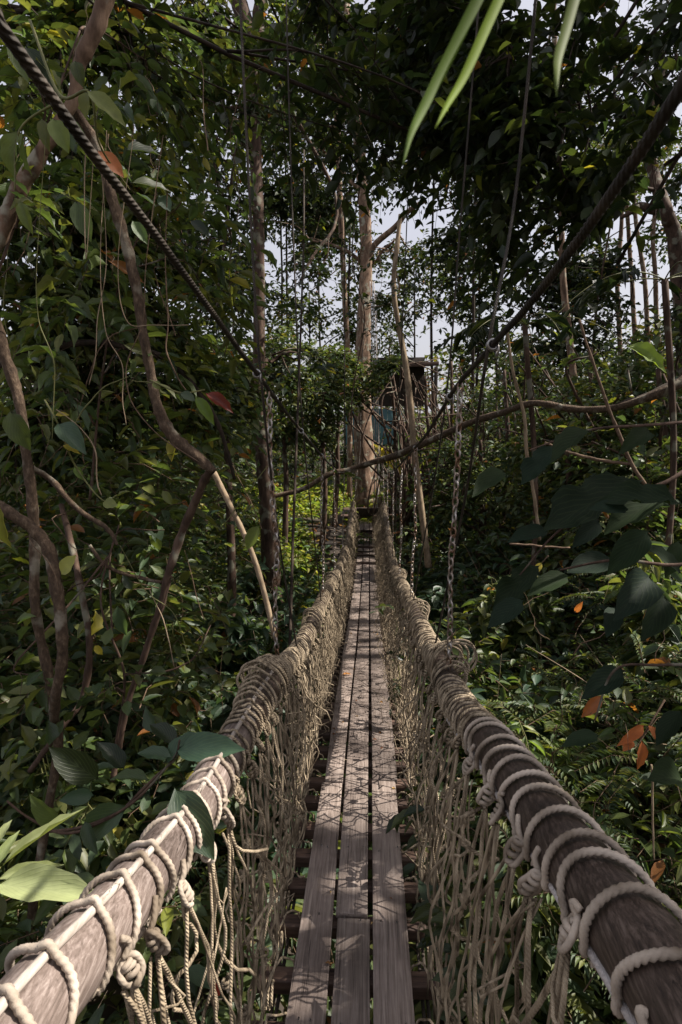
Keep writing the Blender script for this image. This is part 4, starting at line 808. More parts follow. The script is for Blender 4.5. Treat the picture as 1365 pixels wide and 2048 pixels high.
PL = [
 ('leafy_bush', 'broad-leaved bush hugging the left net beyond the near chain', (-.95, 4.6), 7, 1.0, 'blue', 1.4), ('leafy_bush', 'low bush in front of the straight brown trunk', (-1.6, 6.3), 7, .9, 'blue', 1.5),
 ('leafy_bush', 'bush of large leaves left of the second left chain', (-.8, 6.2), 6, .75, 'blue', 1.6), ('leafy_bush', 'bush below the pale leaning sapling', (.85, 7.3), 7, .9, 'blue', 1.3),
 ('leafy_bush', 'light bush right of the near right chain', (1.15, 3.3), 7, .9, 'lance', 1.0), ('leafy_bush', 'shaded bush beside the right handrail coil', (.8, 2.4), 6, .85, 'bush', 1.1),
 ('leafy_bush', 'tall bush in the middle of the right slope', (2.4, 4.4), 9, 1.4, 'bush', 1.2), ('leafy_bush', 'bush at the right edge under the dark hanging leaves', (2.2, 2.9), 9, 1.2, 'lance', 1.1),
 ('leafy_bush', 'bush on the left beneath the curved liana', (-1.7, 2.9), 8, 1.0, 'bush', 1.1), ('leafy_bush', 'bush behind the near left handrail', (-1.0, 1.7), 7, .75, 'bush', .9),
 ('leafy_bush', 'bush at the lower left edge behind the two lianas', (-1.7, 1.9), 8, 1.0, 'lance', 1.0), ('leafy_bush', 'small plant growing up beneath the right net', (.5, 1.35), 5, .7, 'bush', 1.0),
 ('leafy_bush', 'dark plant at the lower right corner behind the handrail', (1.0, 1.2), 7, .9, 'bush', 1.0), ('leafy_bush', 'bush in the gully at the foot of the left net near the viewer', (-.62, 1.3), 5, .5, 'bush', .8),
 ('leafy_bush', 'tall bush behind the leaning brown pole', (-1.7, 4.6), 8, 1.2, 'bush', 1.1), ('leafy_bush', 'bush on the slope right of the third right chain', (1.5, 6.0), 8, 1.1, 'bush', 1.2),
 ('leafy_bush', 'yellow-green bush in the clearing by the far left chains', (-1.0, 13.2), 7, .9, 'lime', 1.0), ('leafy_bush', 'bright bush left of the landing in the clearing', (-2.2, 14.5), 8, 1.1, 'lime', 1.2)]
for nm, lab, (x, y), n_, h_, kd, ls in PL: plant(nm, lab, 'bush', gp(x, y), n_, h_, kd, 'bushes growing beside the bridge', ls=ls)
# creeper in the right net: leaves hanging at the net
for k, (px, py, Y, lab) in enumerate([(790, 1250, 3.9, 'creeper in the right net level with its second chain'), (795, 1350, 3.2, 'creeper hanging over the right plank lane'), (830, 1560, 2.1, 'creeper sprig in the right net pointing over the planks'), (900, 1700, 1.6, 'dark creeper leaves in the near part of the right net'), (930, 1930, 1.2, 'dark creeper leaves at the bottom edge right of the planks')]):
    c = at(px, py, Y); n_ = 7 if k < 3 else 9; e = empty('creeper', c, lab, 'creeper', 'creepers in the right net'); C = np.repeat(c[None], 3 if k < 3 else 4, 0) + RNG.normal(size=(3 if k < 3 else 4, 3)) * [.02, .08, .09]
    P_, D_, N_, L_, W_, (a, m_, e_) = sprays(C, RNG.normal(size=C.shape) * [.4, 1, .5], n_, .2, .07 if k < 3 else .085, .42)
    t = Tubes(); t.segs(a, m_, .002, .0017, 5); t.segs(m_, e_, .0017, .001, 5); t.add(smooth([c + [0, 0, -.35], c + [.02, .03, -.1], c + [0, .02, .1]], 5), .0025, 5); t.build('stem', M_stem, e)
    leaves('foliage', T_NEAR, P_, D_, N_, L_, W_, tints(len(P_), 'dark', 0), M_leaf, e)

# ------------------------------------------------------------------ lianas, branches and stems, measured in the photograph
def vine(name, label, cat, pts, m=M_liana, group=None, amp=.3, sides=10, knob=.1):
    P = np.array([at(a, b, Y) for a, b, Y, _ in pts]); R = np.array([(.64 if d > 16 else .85) * d / F * Y / 2 for _, _, Y, d in pts]); Q = smooth(np.hstack([P, R[:, None]]), 9)
    r = np.maximum(Q[:, 3], .0008) * (1 + knob * np.sin(np.arange(len(Q)) * 1.1 + RNG.uniform(0, 6)) * RNG.uniform(.3, 1, len(Q)))
    w_ = wob(len(Q), float(R.mean()) * amp, 5); t = Tubes(); t.add(Q[:, :3] + w_, r, sides, rough=.09 if R.mean() > .006 else 0); return tag(t.build(name, m), label, cat, group)
GL = 'woody lianas in the left thicket'
vine('liana', 'pale smooth branch crossing the upper left corner region', 'liana', [(225, -60, 2.5, 46), (190, 60, 2.5, 46), (160, 140, 2.5, 38), (140, 210, 2.5, 36), (70, 320, 2.5, 44), (30, 400, 2.5, 46), (0, 480, 2.5, 44), (-60, 560, 2.5, 44)], M_barkpale, GL)
vine('liana', 'curved brown liana running from the cable down to a sharp elbow', 'liana', [(150, 230, 2.55, 26), (195, 300, 2.6, 30), (225, 390, 2.6, 32), (250, 480, 2.6, 32), (275, 570, 2.6, 32), (288, 660, 2.6, 30), (300, 740, 2.6, 30), (318, 820, 2.6, 34), (345, 875, 2.6, 40), (395, 920, 2.6, 36), (428, 950, 2.6, 26)], M_liana, GL)
vine('liana', 'shaded stem descending from the elbow to the ground', 'liana', [(420, 940, 2.62, 26), (400, 985, 2.7, 26), (368, 1060, 2.8, 28), (345, 1130, 2.8, 26), (325, 1190, 2.8, 26), (300, 1270, 2.8, 22), (275, 1350, 2.8, 20), (250, 1440, 2.8, 20), (230, 1560, 2.8, 20)], M_bark, GL)
vine('liana', 'straight stem at the left edge rising out of frame', 'liana', [(-20, 600, 2.3, 40), (10, 720, 2.3, 38), (38, 820, 2.3, 32), (52, 920, 2.3, 32), (62, 1040, 2.3, 34), (75, 1160, 2.3, 32), (90, 1280, 2.3, 32), (108, 1400, 2.3, 32), (118, 1500, 2.3, 34), (90, 1620, 2.3, 30), (70, 1760, 2.3, 30), (55, 1950, 2.3, 30)], M_liana, GL)
vine('liana', 'thick sunlit liana arching in from the left edge and down', 'liana', [(-60, 990, 2.1, 36), (0, 1012, 2.1, 36), (50, 1045, 2.1, 38), (85, 1090, 2.1, 40), (108, 1150, 2.1, 40), (124, 1220, 2.1, 38), (126, 1300, 2.1, 36), (116, 1380, 2.12, 34), (112, 1440, 2.2, 34)], M_liana, GL)
vine('leaning_pole', 'brown cut pole leaning behind the left handrail coil', 'pole', [(428, 945, 3.1, 15), (470, 1030, 3.1, 17), (505, 1110, 3.1, 18), (530, 1190, 3.1, 18), (552, 1280, 3.1, 17)], M_dead, amp=.1, knob=.03)
vine('liana', 'knobbly liana arching over the left thicket behind the others', 'liana', [(-30, 760, 3.0, 30), (40, 715, 3.0, 30), (110, 690, 3.0, 26), (200, 688, 3.0, 20), (290, 700, 3.1, 18), (350, 730, 3.2, 15), (400, 790, 3.3, 12), (440, 860, 3.4, 10), (470, 960, 3.5, 8)], M_barkdark, GL)
vine('liana', 'slender branch slanting down from the left edge stem', 'liana', [(60, 935, 2.35, 14), (100, 960, 2.4, 14), (150, 1010, 2.4, 13), (190, 1040, 2.4, 12), (220, 1065, 2.4, 11), (235, 1090, 2.4, 8)], M_liana, GL)
vine('liana', 'curved twig joining the shaded stem at mid height', 'liana', [(180, 1090, 2.7, 8), (210, 1130, 2.7, 9), (260, 1150, 2.75, 9), (325, 1165, 2.8, 9)], M_liana, GL)
vine('liana', 'grey shaded stem between the thicket leaves low on the left', 'liana', [(120, 1010, 2.9, 18), (150, 1110, 2.75, 21), (170, 1200, 2.65, 22), (180, 1290, 2.6, 22), (165, 1390, 2.6, 22), (120, 1460, 2.5, 18), (60, 1540, 2.5, 16)], M_bark, GL)
vine('long_branch', 'long bare branch crossing in front of the big trunk', 'branch', [(1400, 740, 5.6, 34), (1330, 780, 5.6, 28), (1230, 815, 5.8, 20), (1140, 818, 6, 16), (1060, 808, 6.2, 15), (1000, 825, 6.6, 15), (930, 850, 7, 15), (860, 885, 7.6, 16), (800, 910, 8, 16), (740, 925, 8.4, 14), (700, 938, 8.6, 14), (660, 945, 8.6, 12), (610, 975, 8.6, 12), (560, 990, 8.6, 11), (500, 1003, 8.6, 8)], M_liana, amp=.5)
vine('branch', 'second branch lying along the long one near the big trunk', 'branch', [(940, 848, 7.2, 8), (880, 868, 7.6, 9), (820, 895, 8.0, 9), (770, 915, 8.3, 7)], M_bark)
vine('branch', 'dark trunk-like branch at the right edge above the long branch', 'branch', [(1420, 740, 6.5, 30), (1365, 765, 6.5, 26), (1290, 790, 6.4, 22), (1240, 812, 6.3, 14)], M_barkdark)
GS = 'thin stems on the right slope'
vine('bare_stem', 'reddish stem rising through the right bushes with a fork', 'stem', [(1158, 640, 3.2, 5), (1185, 720, 3.2, 6), (1212, 800, 3.2, 7), (1236, 860, 3.2, 8), (1262, 925, 3.2, 9), (1290, 970, 3.2, 9)], M_twig, GS)
vine('bare_stem', 'reddish side stem meeting the fork from the left', 'stem', [(1090, 885, 3.2, 5), (1140, 905, 3.2, 6), (1200, 920, 3.2, 7), (1260, 928, 3.2, 8)], M_twig, GS)
vine('bare_stem', 'pale thin sapling stem left of the forked reddish stem', 'stem', [(1015, 660, 5, 6), (1025, 740, 5, 7), (1048, 830, 5, 8), (1055, 910, 5, 9), (1072, 1010, 5, 8), (1080, 1080, 5, 7)], M_dead, GS)
vine('bare_stem', 'brown twig beneath the dark hanging leaves', 'stem', [(1020, 1088, 2.4, 5), (1080, 1092, 2.4, 5), (1140, 1096, 2.4, 4)], M_twig, GS)
vine('bare_stem', 'upright dry stem behind the right handrail', 'stem', [(1303, 1530, 1.9, 5), (1306, 1620, 1.9, 5), (1308, 1720, 1.9, 4)], M_dead, GS)
# green climbing stems and dry twigs on the left, each one measured
gv = [([(70, 640), (100, 720), (110, 800), (118, 880)], 2.2), ([(190, 640), (185, 720), (178, 770)], 2.1), ([(290, 640), (262, 705), (255, 750), (265, 800), (290, 845), (330, 880), (400, 925)], 2.3), ([(255, 755), (210, 775), (170, 815), (140, 870)], 2.3), ([(215, 660), (240, 730), (250, 800), (252, 850)], 2.4), ([(330, 640), (340, 700), (360, 750), (375, 780)], 2.5), ([(258, 760), (320, 770), (365, 790)], 2.3),
      ([(110, 820), (160, 860), (188, 900), (198, 960), (200, 990)], 2.1), ([(465, 930), (480, 960), (505, 1010), (525, 1060)], 2.9), ([(560, 900), (500, 980), (445, 1055)], 3.0), ([(250, 640), (310, 650), (375, 650)], 2.2), ([(125, 930), (200, 700), (290, 650)], 2.7), ([(10, 640), (60, 780), (110, 760), (160, 700)], 2.9), ([(175, 300), (220, 350), (245, 400)], 2.0), ([(60, 1080), (100, 1130), (120, 1190)], 2.0), ([(240, 1090), (290, 1180), (350, 1230), (380, 1330)], 2.6), ([(300, 1180), (330, 1250), (350, 1340)], 2.7), ([(370, 1100), (390, 1180), (410, 1240)], 2.8), ([(20, 1600), (80, 1650), (150, 1665), (210, 1640), (260, 1610), (310, 1560), (345, 1520)], 1.35)]
SL = ['thin stem dropping beside the left edge stem towards the blue-green leaf', 'short green stem hanging behind the knobbly liana', 'pale green knobbed stem twisting before the curved brown liana', 'green side shoot slanting down to the left below the knobbed stem', 'straight pale stem just left of the knobbed green stem', 'pale thread of vine hanging right of the curved brown liana', 'short green shoot leading to the round pale leaf on the curved liana', 'bent pale stem below the blue-green leaf', 'fine yellow straw hanging right of the leaning pole top', 'long dry stalk crossing behind the near left chain', 'short horizontal dry stem below the upper left cable', 'long thin stem slanting up to the right across the thicket', 'kinked brown twig over the left edge stem', 'thin stem under the orange leaf by the upper cable', 'short stem beside the sunlit arching liana', 'drooping stem right of the grey shaded stem', 'short brown twig hanging under the curved twig', 'twig hanging below the elbow of the brown liana', '']
for i, (pp, Y) in enumerate(gv):
    if pp[0][1] <= 660 and i < len(gv) - 1: pp = [(pp[0][0] + RNG.uniform(-50, 40), 330 + RNG.uniform(-80, 60)), (pp[0][0] + RNG.uniform(-14, 14), 520)] + pp
    th_ = RNG.uniform(2.2, 4.4) * (3 if i == len(gv) - 1 else 1); nv = len(pp)
    vine('climbing_stem', SL[i] if i < len(gv) - 1 else 'dark twig carrying the big leaves beside the left handrail', 'stem', [(a + (RNG.normal() * 5 if nv > 4 else 0), b, Y, th_ * (1 - .55 * abs(q_ / (nv - 1) - .6) * 1.4)) for q_, (a, b) in enumerate(pp)], (M_stem, M_dead, M_twig)[i % 3] if i < len(gv) - 1 else M_bark, 'thin climbing stems in the left thicket' if i < len(gv) - 1 else None, sides=6, amp=.8)
t = Tubes()
for i in range(240):
    a = np.array([RNG.uniform(0, 480), RNG.uniform(150, 1500)]); d = RNG.normal(size=2) * [70, 150]; m2 = a + d / 2 + RNG.normal(size=2) * 30; Y = RNG.uniform(2.4, 4.2)
    P = smooth([at(a[0], a[1], Y), at(m2[0], m2[1], Y + RNG.normal() * .2), at(*(a + d), Y + RNG.normal() * .3)], 6)
    if not keep(P, False).all(): continue
    t.add(P + wob(len(P), .012), np.linspace(RNG.uniform(.001, .0034), .0005, len(P)), 5)
tag(t.build('twig_tangle', M_twig), 'tangle of thin dry twigs in the left thicket', 'twigs', kind='stuff')
t = Tubes()
for i in range(170):
    a = np.array([RNG.uniform(900, 1380), RNG.uniform(700, 1700)]); d = RNG.normal(size=2) * [60, 120]; m2 = a + d / 2 + RNG.normal(size=2) * 25; Y = RNG.uniform(3.0, 5.0) if a[1] < 1300 else RNG.uniform(1.8, 3)
    P = smooth([at(a[0], a[1], Y), at(m2[0], m2[1], Y + RNG.normal() * .2), at(*(a + d), Y + RNG.normal() * .3)], 6)
    if not keep(P, False).all(): continue
    t.add(P + wob(len(P), .012), np.linspace(RNG.uniform(.001, .003), .0005, len(P)), 5)
tag(t.build('twig_tangle', M_twig), 'tangle of thin dry twigs on the right slope', 'twigs', kind='stuff')

t = Tubes()
for i in range(34):      # fine hanging vines under the canopy
    px = RNG.uniform(200, 1360); py = RNG.uniform(-60, 350); Y = RNG.uniform(4, 11); a = at(px, py, Y); L_ = RNG.uniform(.5, 3); n_ = 16
    P = a + np.stack([0 * np.linspace(0, 1, n_), 0 * np.linspace(0, 1, n_), -np.linspace(0, L_, n_)], 1) + wob(n_, .07); t.add(P, RNG.uniform(.002, .005), 4)
tag(t.build('hanging_vines', M_bark), 'fine vines hanging from the canopy', 'vines', kind='stuff')
n = 46; X = RNG.uniform(-.22, .13, n); Y = RNG.uniform(1.5, 12, n); D = RNG.normal(size=(n, 3)); D[:, 2] *= .1
tag(leaves('deck_litter', T_FAR, np.stack([X, Y, deckz(Y) + .008], 1), D, nrm(UP + RNG.normal(scale=.2, size=(n, 3))), RNG.uniform(.012, .035, n), np.full(n, .5), tints(n, 'dry'), M_dry), 'crumbs of dry leaves lying on the planks', 'leaf litter', kind='stuff')

# ------------------------------------------------------------------ single big leaves on their own branches, base and tip measured
def hero(name, label, cat, lst, stem, parentgroup=None, sm_=M_stem, mleaf=None, T=T_NEAR):
    """lst: (base px,py,Y, tip px,py,Y, width ratio, palette, normal)"""
    c = at(lst[0][0], lst[0][1], lst[0][2]); e = empty(name, c, label, cat, parentgroup)
    for i, (bx, by, bY, tx, ty, tY, wr, pal, nn) in enumerate(lst):
        a, b = at(bx, by, bY), at(tx, ty, tY); d = b - a; L_ = np.linalg.norm(d)
        leaves('leaf', T if not isinstance(pal, tuple) else pal[1], a[None], d[None], nrm(np.array([nn], float)), np.array([L_]), np.array([wr]), tints(1, pal if not isinstance(pal, tuple) else pal[0], 0), mleaf or M_leaf, e, curl=RNG.uniform(.5, 1.2))
    t = Tubes()
    for pts in stem:
        P = smooth([at(a, b, Y) for a, b, Y, _ in pts], 8); R = np.interp(np.linspace(0, 1, len(P)), np.linspace(0, 1, len(pts)), [d / F * Y / 2 for _, _, Y, d in pts]); t.add(P, R, 7)
    t.build('stem', sm_, e); return e
BK = (0, -.8, .6); TOP = (0, -.3, 1)
hero('sunlit_sprig', 'sprig of long bright leaves at the left edge above the handrail', 'leaf sprig',
     [(-10, 1768, .85, 193, 1779, .8, .27, 'pale', (.1, -.5, 1)), (-10, 1760, .86, 125, 1722, .9, .22, 'pale', (.1, -.6, .9)), (-5, 1740, .86, 160, 1605, .95, .1, 'pale', (-.5, -.7, .3)), (-15, 1740, .86, 36, 1660, .9, .3, 'pale', (0, -1, .3)), (-15, 1720, .9, 60, 1675, .95, .3, 'mid', (0, -.6, .8)), (-10, 1690, .9, 20, 1640, .92, .4, 'pale', BK)],
     [[(-60, 1790, .86, 9), (-20, 1760, .86, 7), (0, 1735, .86, 5)]])
hero('leafy_twig', 'twig with large green leaves drooping over the left handrail', 'leafy branch',
     [(348, 1572, 1.0, 425, 1720, .93, .5, 'blue', (.3, -1, .4)), (350, 1500, 1.3, 482, 1492, 1.25, .4, 'blue', (0, -.7, .9)), (345, 1515, 1.3, 275, 1500, 1.3, .5, 'blue', TOP), (300, 1560, 1.35, 218, 1548, 1.35, .35, 'mid', TOP), (260, 1610, 1.35, 150, 1680, 1.35, .45, 'mid', BK), (200, 1560, 1.35, 100, 1500, 1.3, .5, 'dark', BK), (190, 1590, 1.35, 120, 1600, 1.3, .5, 'blue', BK), (250, 1540, 1.4, 200, 1480, 1.4, .5, 'dark', TOP), (170, 1640, 1.35, 190, 1710, 1.3, .4, 'mid', BK), (330, 1530, 1.3, 400, 1455, 1.35, .45, 'blue', TOP), (120, 1650, 1.35, 60, 1600, 1.3, .4, 'mid', BK), (355, 1490, 1.35, 300, 1440, 1.4, .45, 'dark', TOP)],
     [[(60, 1665, 1.38, 7), (160, 1655, 1.36, 7), (260, 1610, 1.34, 6), (345, 1520, 1.3, 5), (360, 1480, 1.3, 4)]], sm_=M_bark)
# big thicket leaves, left: hung on climbing twigs
L1 = [(170, 180, 2.2, 170, 235, 2.2, .5, 'mid', BK), (172, 178, 2.1, 252, 245, 2.1, .35, 'light', (.3, -1, .4)), (105, 235, 2.1, 135, 300, 2.1, .6, 'light', BK), (35, 260, 2.2, 15, 350, 2.2, .55, 'light', BK), (45, 260, 2.2, 50, 350, 2.3, .45, 'mid', BK), (85, 235, 2.2, 95, 300, 2.2, .4, 'mid', BK), (150, 400, 2.2, 180, 480, 2.2, .5, 'mid', BK), (40, 400, 2.2, 62, 465, 2.2, .4, 'light', BK), (150, 240, 2.2, 142, 300, 2.2, .5, 'mid', BK), (250, 300, 2.4, 325, 300, 2.5, .6, 'dark', BK), (195, 300, 2.3, 248, 350, 2.3, .5, 'orange', BK), (265, 440, 2.4, 295, 485, 2.4, .5, 'light', BK), (260, 365, 2.4, 345, 375, 2.5, .4, 'dark', BK), (318, 390, 2.5, 342, 420, 2.5, .8, 'blue', BK), (20, 80, 2.2, 55, 160, 2.2, .4, 'mid', BK), (50, 90, 2.3, 105, 170, 2.3, .4, 'dark', BK), (150, 120, 2.3, 165, 170, 2.3, .6, 'dark', BK), (380, 440, 2.6, 420, 470, 2.6, .5, 'dark', BK)]
hero('climber', 'climber with large hanging leaves around the upper left cable', 'climbing plant', L1, [[(60, 40, 2.25, 5), (120, 190, 2.2, 6), (180, 185, 2.15, 5), (200, 290, 2.25, 4), (260, 380, 2.4, 3)], [(130, 195, 2.2, 5), (40, 260, 2.2, 4), (30, 380, 2.2, 3)]])
L2 = [(115, 845, 2.1, 168, 898, 2.05, .5, 'blue', (.2, -1, .8)), (125, 890, 2.1, 160, 905, 2.1, .35, 'yellow', BK), (110, 830, 2.1, 138, 828, 2.1, .4, 'yellow', BK), (205, 1005, 2.2, 235, 1010, 2.2, .8, 'light', BK), (232, 995, 2.3, 258, 978, 2.3, .45, 'light', TOP), (390, 790, 2.3, 430, 848, 2.3, .35, 'lime', BK), (360, 785, 2.3, 392, 800, 2.3, .6, 'blue', BK), (410, 785, 2.5, 468, 820, 2.5, .4, 'darkred', BK), (308, 762, 2.3, 320, 778, 2.3, .9, 'light', BK), (122, 1150, 2.0, 148, 1110, 2.0, .7, 'lime', BK), (325, 980, 2.6, 345, 1010, 2.6, .5, 'light', BK), (420, 1030, 2.8, 440, 1018, 2.8, .4, 'blue', TOP), (520, 1050, 2.9, 490, 1100, 2.9, .5, 'light', BK), (150, 930, 2.3, 165, 960, 2.3, .5, 'lime', BK), (0, 1010, 2, 12, 1100, 2, .3, 'lime', BK), (35, 1250, 2, 60, 1230, 2, .4, 'lime', TOP), (190, 1290, 2.4, 205, 1310, 2.4, .6, 'yellow', BK), (20, 820, 2.1, 55, 900, 2.1, .55, 'mid', BK), (235, 1210, 2.5, 250, 1275, 2.5, .4, 'mid', BK), (265, 1180, 2.5, 245, 1150, 2.5, .5, 'dark', BK)]
hero('climber', 'climber with scattered yellow and pale leaves in the middle left thicket', 'climbing plant', L2, [[(90, 800, 2.15, 4), (115, 845, 2.1, 4), (150, 930, 2.25, 4), (205, 1000, 2.25, 3), (235, 990, 2.3, 3)], [(300, 760, 2.3, 3), (360, 785, 2.3, 3), (410, 780, 2.45, 3)]])
# right: dark hanging branch of large leaves near the viewer
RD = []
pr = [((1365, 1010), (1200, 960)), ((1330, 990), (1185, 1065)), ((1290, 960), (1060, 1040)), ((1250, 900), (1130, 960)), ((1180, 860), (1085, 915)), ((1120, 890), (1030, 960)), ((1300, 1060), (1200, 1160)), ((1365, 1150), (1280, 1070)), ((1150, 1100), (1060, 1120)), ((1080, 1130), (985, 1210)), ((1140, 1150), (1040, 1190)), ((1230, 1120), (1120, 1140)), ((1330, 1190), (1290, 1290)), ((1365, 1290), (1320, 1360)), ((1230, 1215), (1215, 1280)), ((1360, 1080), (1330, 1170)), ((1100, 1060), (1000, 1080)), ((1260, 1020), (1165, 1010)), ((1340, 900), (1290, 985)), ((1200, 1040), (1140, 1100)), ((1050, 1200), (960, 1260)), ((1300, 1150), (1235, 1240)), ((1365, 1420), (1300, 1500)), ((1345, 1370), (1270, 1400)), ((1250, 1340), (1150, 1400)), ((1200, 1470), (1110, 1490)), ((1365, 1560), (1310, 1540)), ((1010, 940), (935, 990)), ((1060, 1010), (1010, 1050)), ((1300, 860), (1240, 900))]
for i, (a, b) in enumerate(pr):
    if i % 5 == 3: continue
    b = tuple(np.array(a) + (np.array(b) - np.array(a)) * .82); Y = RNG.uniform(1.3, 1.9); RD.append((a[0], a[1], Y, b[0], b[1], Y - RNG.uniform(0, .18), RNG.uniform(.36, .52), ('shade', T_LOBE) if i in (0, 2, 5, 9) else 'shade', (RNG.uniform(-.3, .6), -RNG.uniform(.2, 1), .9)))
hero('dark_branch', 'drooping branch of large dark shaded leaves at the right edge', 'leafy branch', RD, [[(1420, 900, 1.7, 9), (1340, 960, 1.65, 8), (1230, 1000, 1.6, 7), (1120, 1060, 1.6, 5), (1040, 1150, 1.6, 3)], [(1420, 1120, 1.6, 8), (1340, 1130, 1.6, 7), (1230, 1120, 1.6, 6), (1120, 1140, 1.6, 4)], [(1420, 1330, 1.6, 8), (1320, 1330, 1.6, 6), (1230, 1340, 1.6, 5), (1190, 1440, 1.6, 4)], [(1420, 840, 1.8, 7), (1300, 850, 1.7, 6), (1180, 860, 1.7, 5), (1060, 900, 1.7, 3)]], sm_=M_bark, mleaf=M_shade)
hero('withered_leaves', 'orange withered leaf cluster near the right edge above the handrail', 'leaf', [(1300, 1450, 1.9, 1312, 1475, 1.85, .5, 'orange', BK), (1262, 1475, 1.9, 1250, 1500, 1.85, .6, 'orange', BK), (1285, 1480, 1.9, 1280, 1540, 1.85, .35, 'orange', BK), (1290, 1450, 1.9, 1240, 1490, 1.85, .3, 'orange', BK)], [[(1330, 1400, 1.95, 4), (1300, 1450, 1.9, 4), (1280, 1480, 1.9, 3)]], sm_=M_twig, mleaf=M_dry)
for i, (a, lab) in enumerate([((1205, 1390, 1165, 1435, 2.4), 'curled orange leaf on the slope above the right handrail coil'), ((1150, 1225, 1165, 1205, 3.0), 'small orange leaf in the right bushes'), ((1085, 1125, 1065, 1150, 3.0), 'yellow leaf in the right bushes'), ((1290, 1225, 1300, 1285, 2.2), 'brown-orange leaf near the right edge'), ((1250, 690, 1345, 735, 3.2), 'broad translucent green leaf near the right edge below the arching trunk')]):
    hero('single_leaf', lab, 'leaf', [(a[0], a[1], a[4], a[2], a[3], a[4] - .03, .42, ('orange', 'orange', 'yellow', 'orange', 'lime')[i], BK)], [[(a[0] + 12, a[1] - 14, a[4], 3), (a[0], a[1], a[4], 2)]], sm_=M_twig)
tag(leaves('fallen_leaf', T_MID, np.array([[-.2, 4.15, float(deckz(4.15)) + .012]]), np.array([[.9, .2, .05]]), UP[None], np.array([.075]), np.array([.5]), tints(1, 'orange', 0), M_dry), 'curled orange-red leaf lying on the left plank lane', 'leaf')
tag(leaves('hanging_leaf', T_MID, atx(430, 1960, -.4)[None], np.array([[0, .1, -1.0]]), np.array([[.2, -1, 0]]), np.array([.07]), np.array([.45]), tints(1, 'red', 0), M_dry), 'red leaf caught behind the near left net', 'leaf')
for (px, py, Y, n_, lab) in ((1050, 650, 6.5, 7, 'feathery palm crown behind the right cable clamp'), (1330, 560, 5.5, 6, 'dark palm fronds at the right edge by the arching trunk')):
    c = at(px, py, Y); e = empty('palm', gp(c[0] + .2, c[1]), lab, 'palm'); base = np.array(gp(c[0] + .2, c[1])); t = Tubes(); t.add(smooth([base, (base + c) / 2 + [.1, 0, 0], c], 8), .03, 8); t.build('trunk', M_bark, e); tt_ = Tubes(); arr = []
    for q in range(n_):
        a_ = q * 6.283 / n_ + .3; d = np.array([math.cos(a_), math.sin(a_), .35]); L_ = 1.1; u = np.linspace(0, 1, 36)[:, None]; P = c + d * L_ * u - UP * .75 * u ** 2; tt_.add(P, np.linspace(.007, .002, 36), 5)
        T_ = nrm(np.gradient(P, axis=0)); S_ = nrm(np.cross(T_, UP)); 
        for sd in (-1, 1):
            arr.append((P[3:], nrm(T_[3:] * .6 + S_[3:] * sd - UP * .35 + RNG.normal(scale=.05, size=(33, 3))), .34 * np.sin(PI * np.linspace(.25, .97, 33))))
    tt_.build('midrib', M_stem, e)
    for q in range(0, len(arr), 2):
        PP = np.concatenate([a[0] for a in arr[q:q + 2]]); DD = np.concatenate([a[1] for a in arr[q:q + 2]]); LL = np.concatenate([a[2] for a in arr[q:q + 2]])
        kk_ = keep(PP + DD * LL[:, None] * .5, False, .08); PP, DD, LL = PP[kk_], DD[kk_], LL[kk_]
        if len(PP): leaves('frond', T_MIDL, PP, DD, nrm(UP + RNG.normal(scale=.1, size=PP.shape)), LL, np.full(len(PP), .085), tints(len(PP), 'dark', 0), M_far, e)
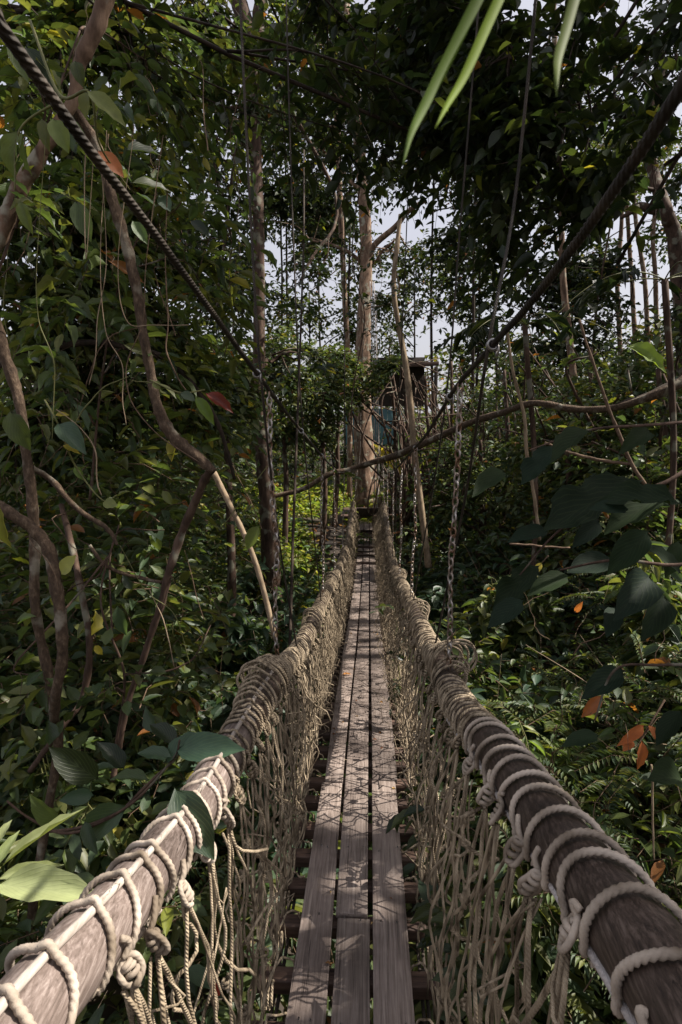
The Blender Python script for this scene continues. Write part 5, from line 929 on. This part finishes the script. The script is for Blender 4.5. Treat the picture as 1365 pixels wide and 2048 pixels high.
# banana plant by the hut
e = empty('banana_plant', gp(1.35, 15.2), 'banana plant with large torn leaves and a yellowed one by the hut', 'banana plant'); T_B = tmpl(14, 5, strap, .5, .35, .05)
bl = [((1.2, 15.2, .2), (-.3, -.3, 1.2), 1.8, 'mid'), ((1.3, 15.2, .2), (.5, -.2, 1.2), 1.7, 'light'), ((1.2, 15.2, .3), (-.8, -.4, .9), 1.5, 'yellow'), ((1.3, 15.2, .2), (.9, -.3, .6), 1.5, 'mid'), ((1.3, 15.3, .3), (.1, -.5, 1.5), 1.6, 'lime'), ((1.4, 15.2, .1), (-.2, -.9, .7), 1.4, 'light')]
for p, d, L_, pal in bl: leaves('leaf', T_B, np.array([p]), np.array([d]), np.array([(-.2, -.9, .5)]), np.array([L_]), np.array([.26]), tints(1, pal, 0), M_leaf, e, curl=1.0)
t = Tubes(); b0 = np.array(gp(1.35, 15.2)); t.add(smooth([b0, b0 + [-.05, 0, .5], (1.28, 15.2, .4)], 6), np.linspace(.1, .05, 13), 10); t.build('trunk', M_stem, e)
# palm blades hanging in at the top
e = empty('palm_frond', at(1000, -120, .3), 'blurred palm frond tips hanging in at the top edge', 'palm frond')
for pts, wd, pal in [([(985, -60), (900, 110), (850, 210), (822, 270), (805, 335)], 20, 'light'), ([(1025, -60), (975, 50), (930, 150), (895, 210), (870, 258)], 18, 'lime'), ([(1165, -60), (1138, 40), (1118, 110), (1114, 150), (1113, 195)], 19, 'mid')]:
    P = smooth([at(a, b, .3 - .01 * i) for i, (a, b) in enumerate(pts)], 6); n = len(P); Wd = wd / F * .3 * np.sin(PI * np.linspace(.45, 1, n)) ** .8 * .5; Tn = nrm(np.gradient(P, axis=0)); S = nrm(np.cross(Tn, [0.2, -1, .3]))
    V = np.stack([P - S * Wd[:, None], P + np.array([0, -.0015, .0]) , P + S * Wd[:, None]], 1).reshape(-1, 3); i = np.arange(n - 1)[:, None] * 3; j = np.arange(2)[None]
    raw('leaflet', V, np.stack([i + j, i + j + 1, i + j + 4, i + j + 3], -1).reshape(-1, 4), 4, M_shade, e, uv=np.zeros((len(V), 2)), tint=tints(1, pal, 0).repeat(len(V), 0) * (.62, .8, .3))
t = Tubes(); t.add(smooth([at(900, -90, .3), at(1030, -75, .31), at(1180, -80, .31), at(1400, -160, .32)], 6), .003, 6); t.build('rachis', M_stem, e)
for o in list(bpy.data.objects):
    if o.type == 'MESH' and o.parent is None and not o.get('category') and o.get('kind') != 'structure': print('UNTAGGED', o.name)
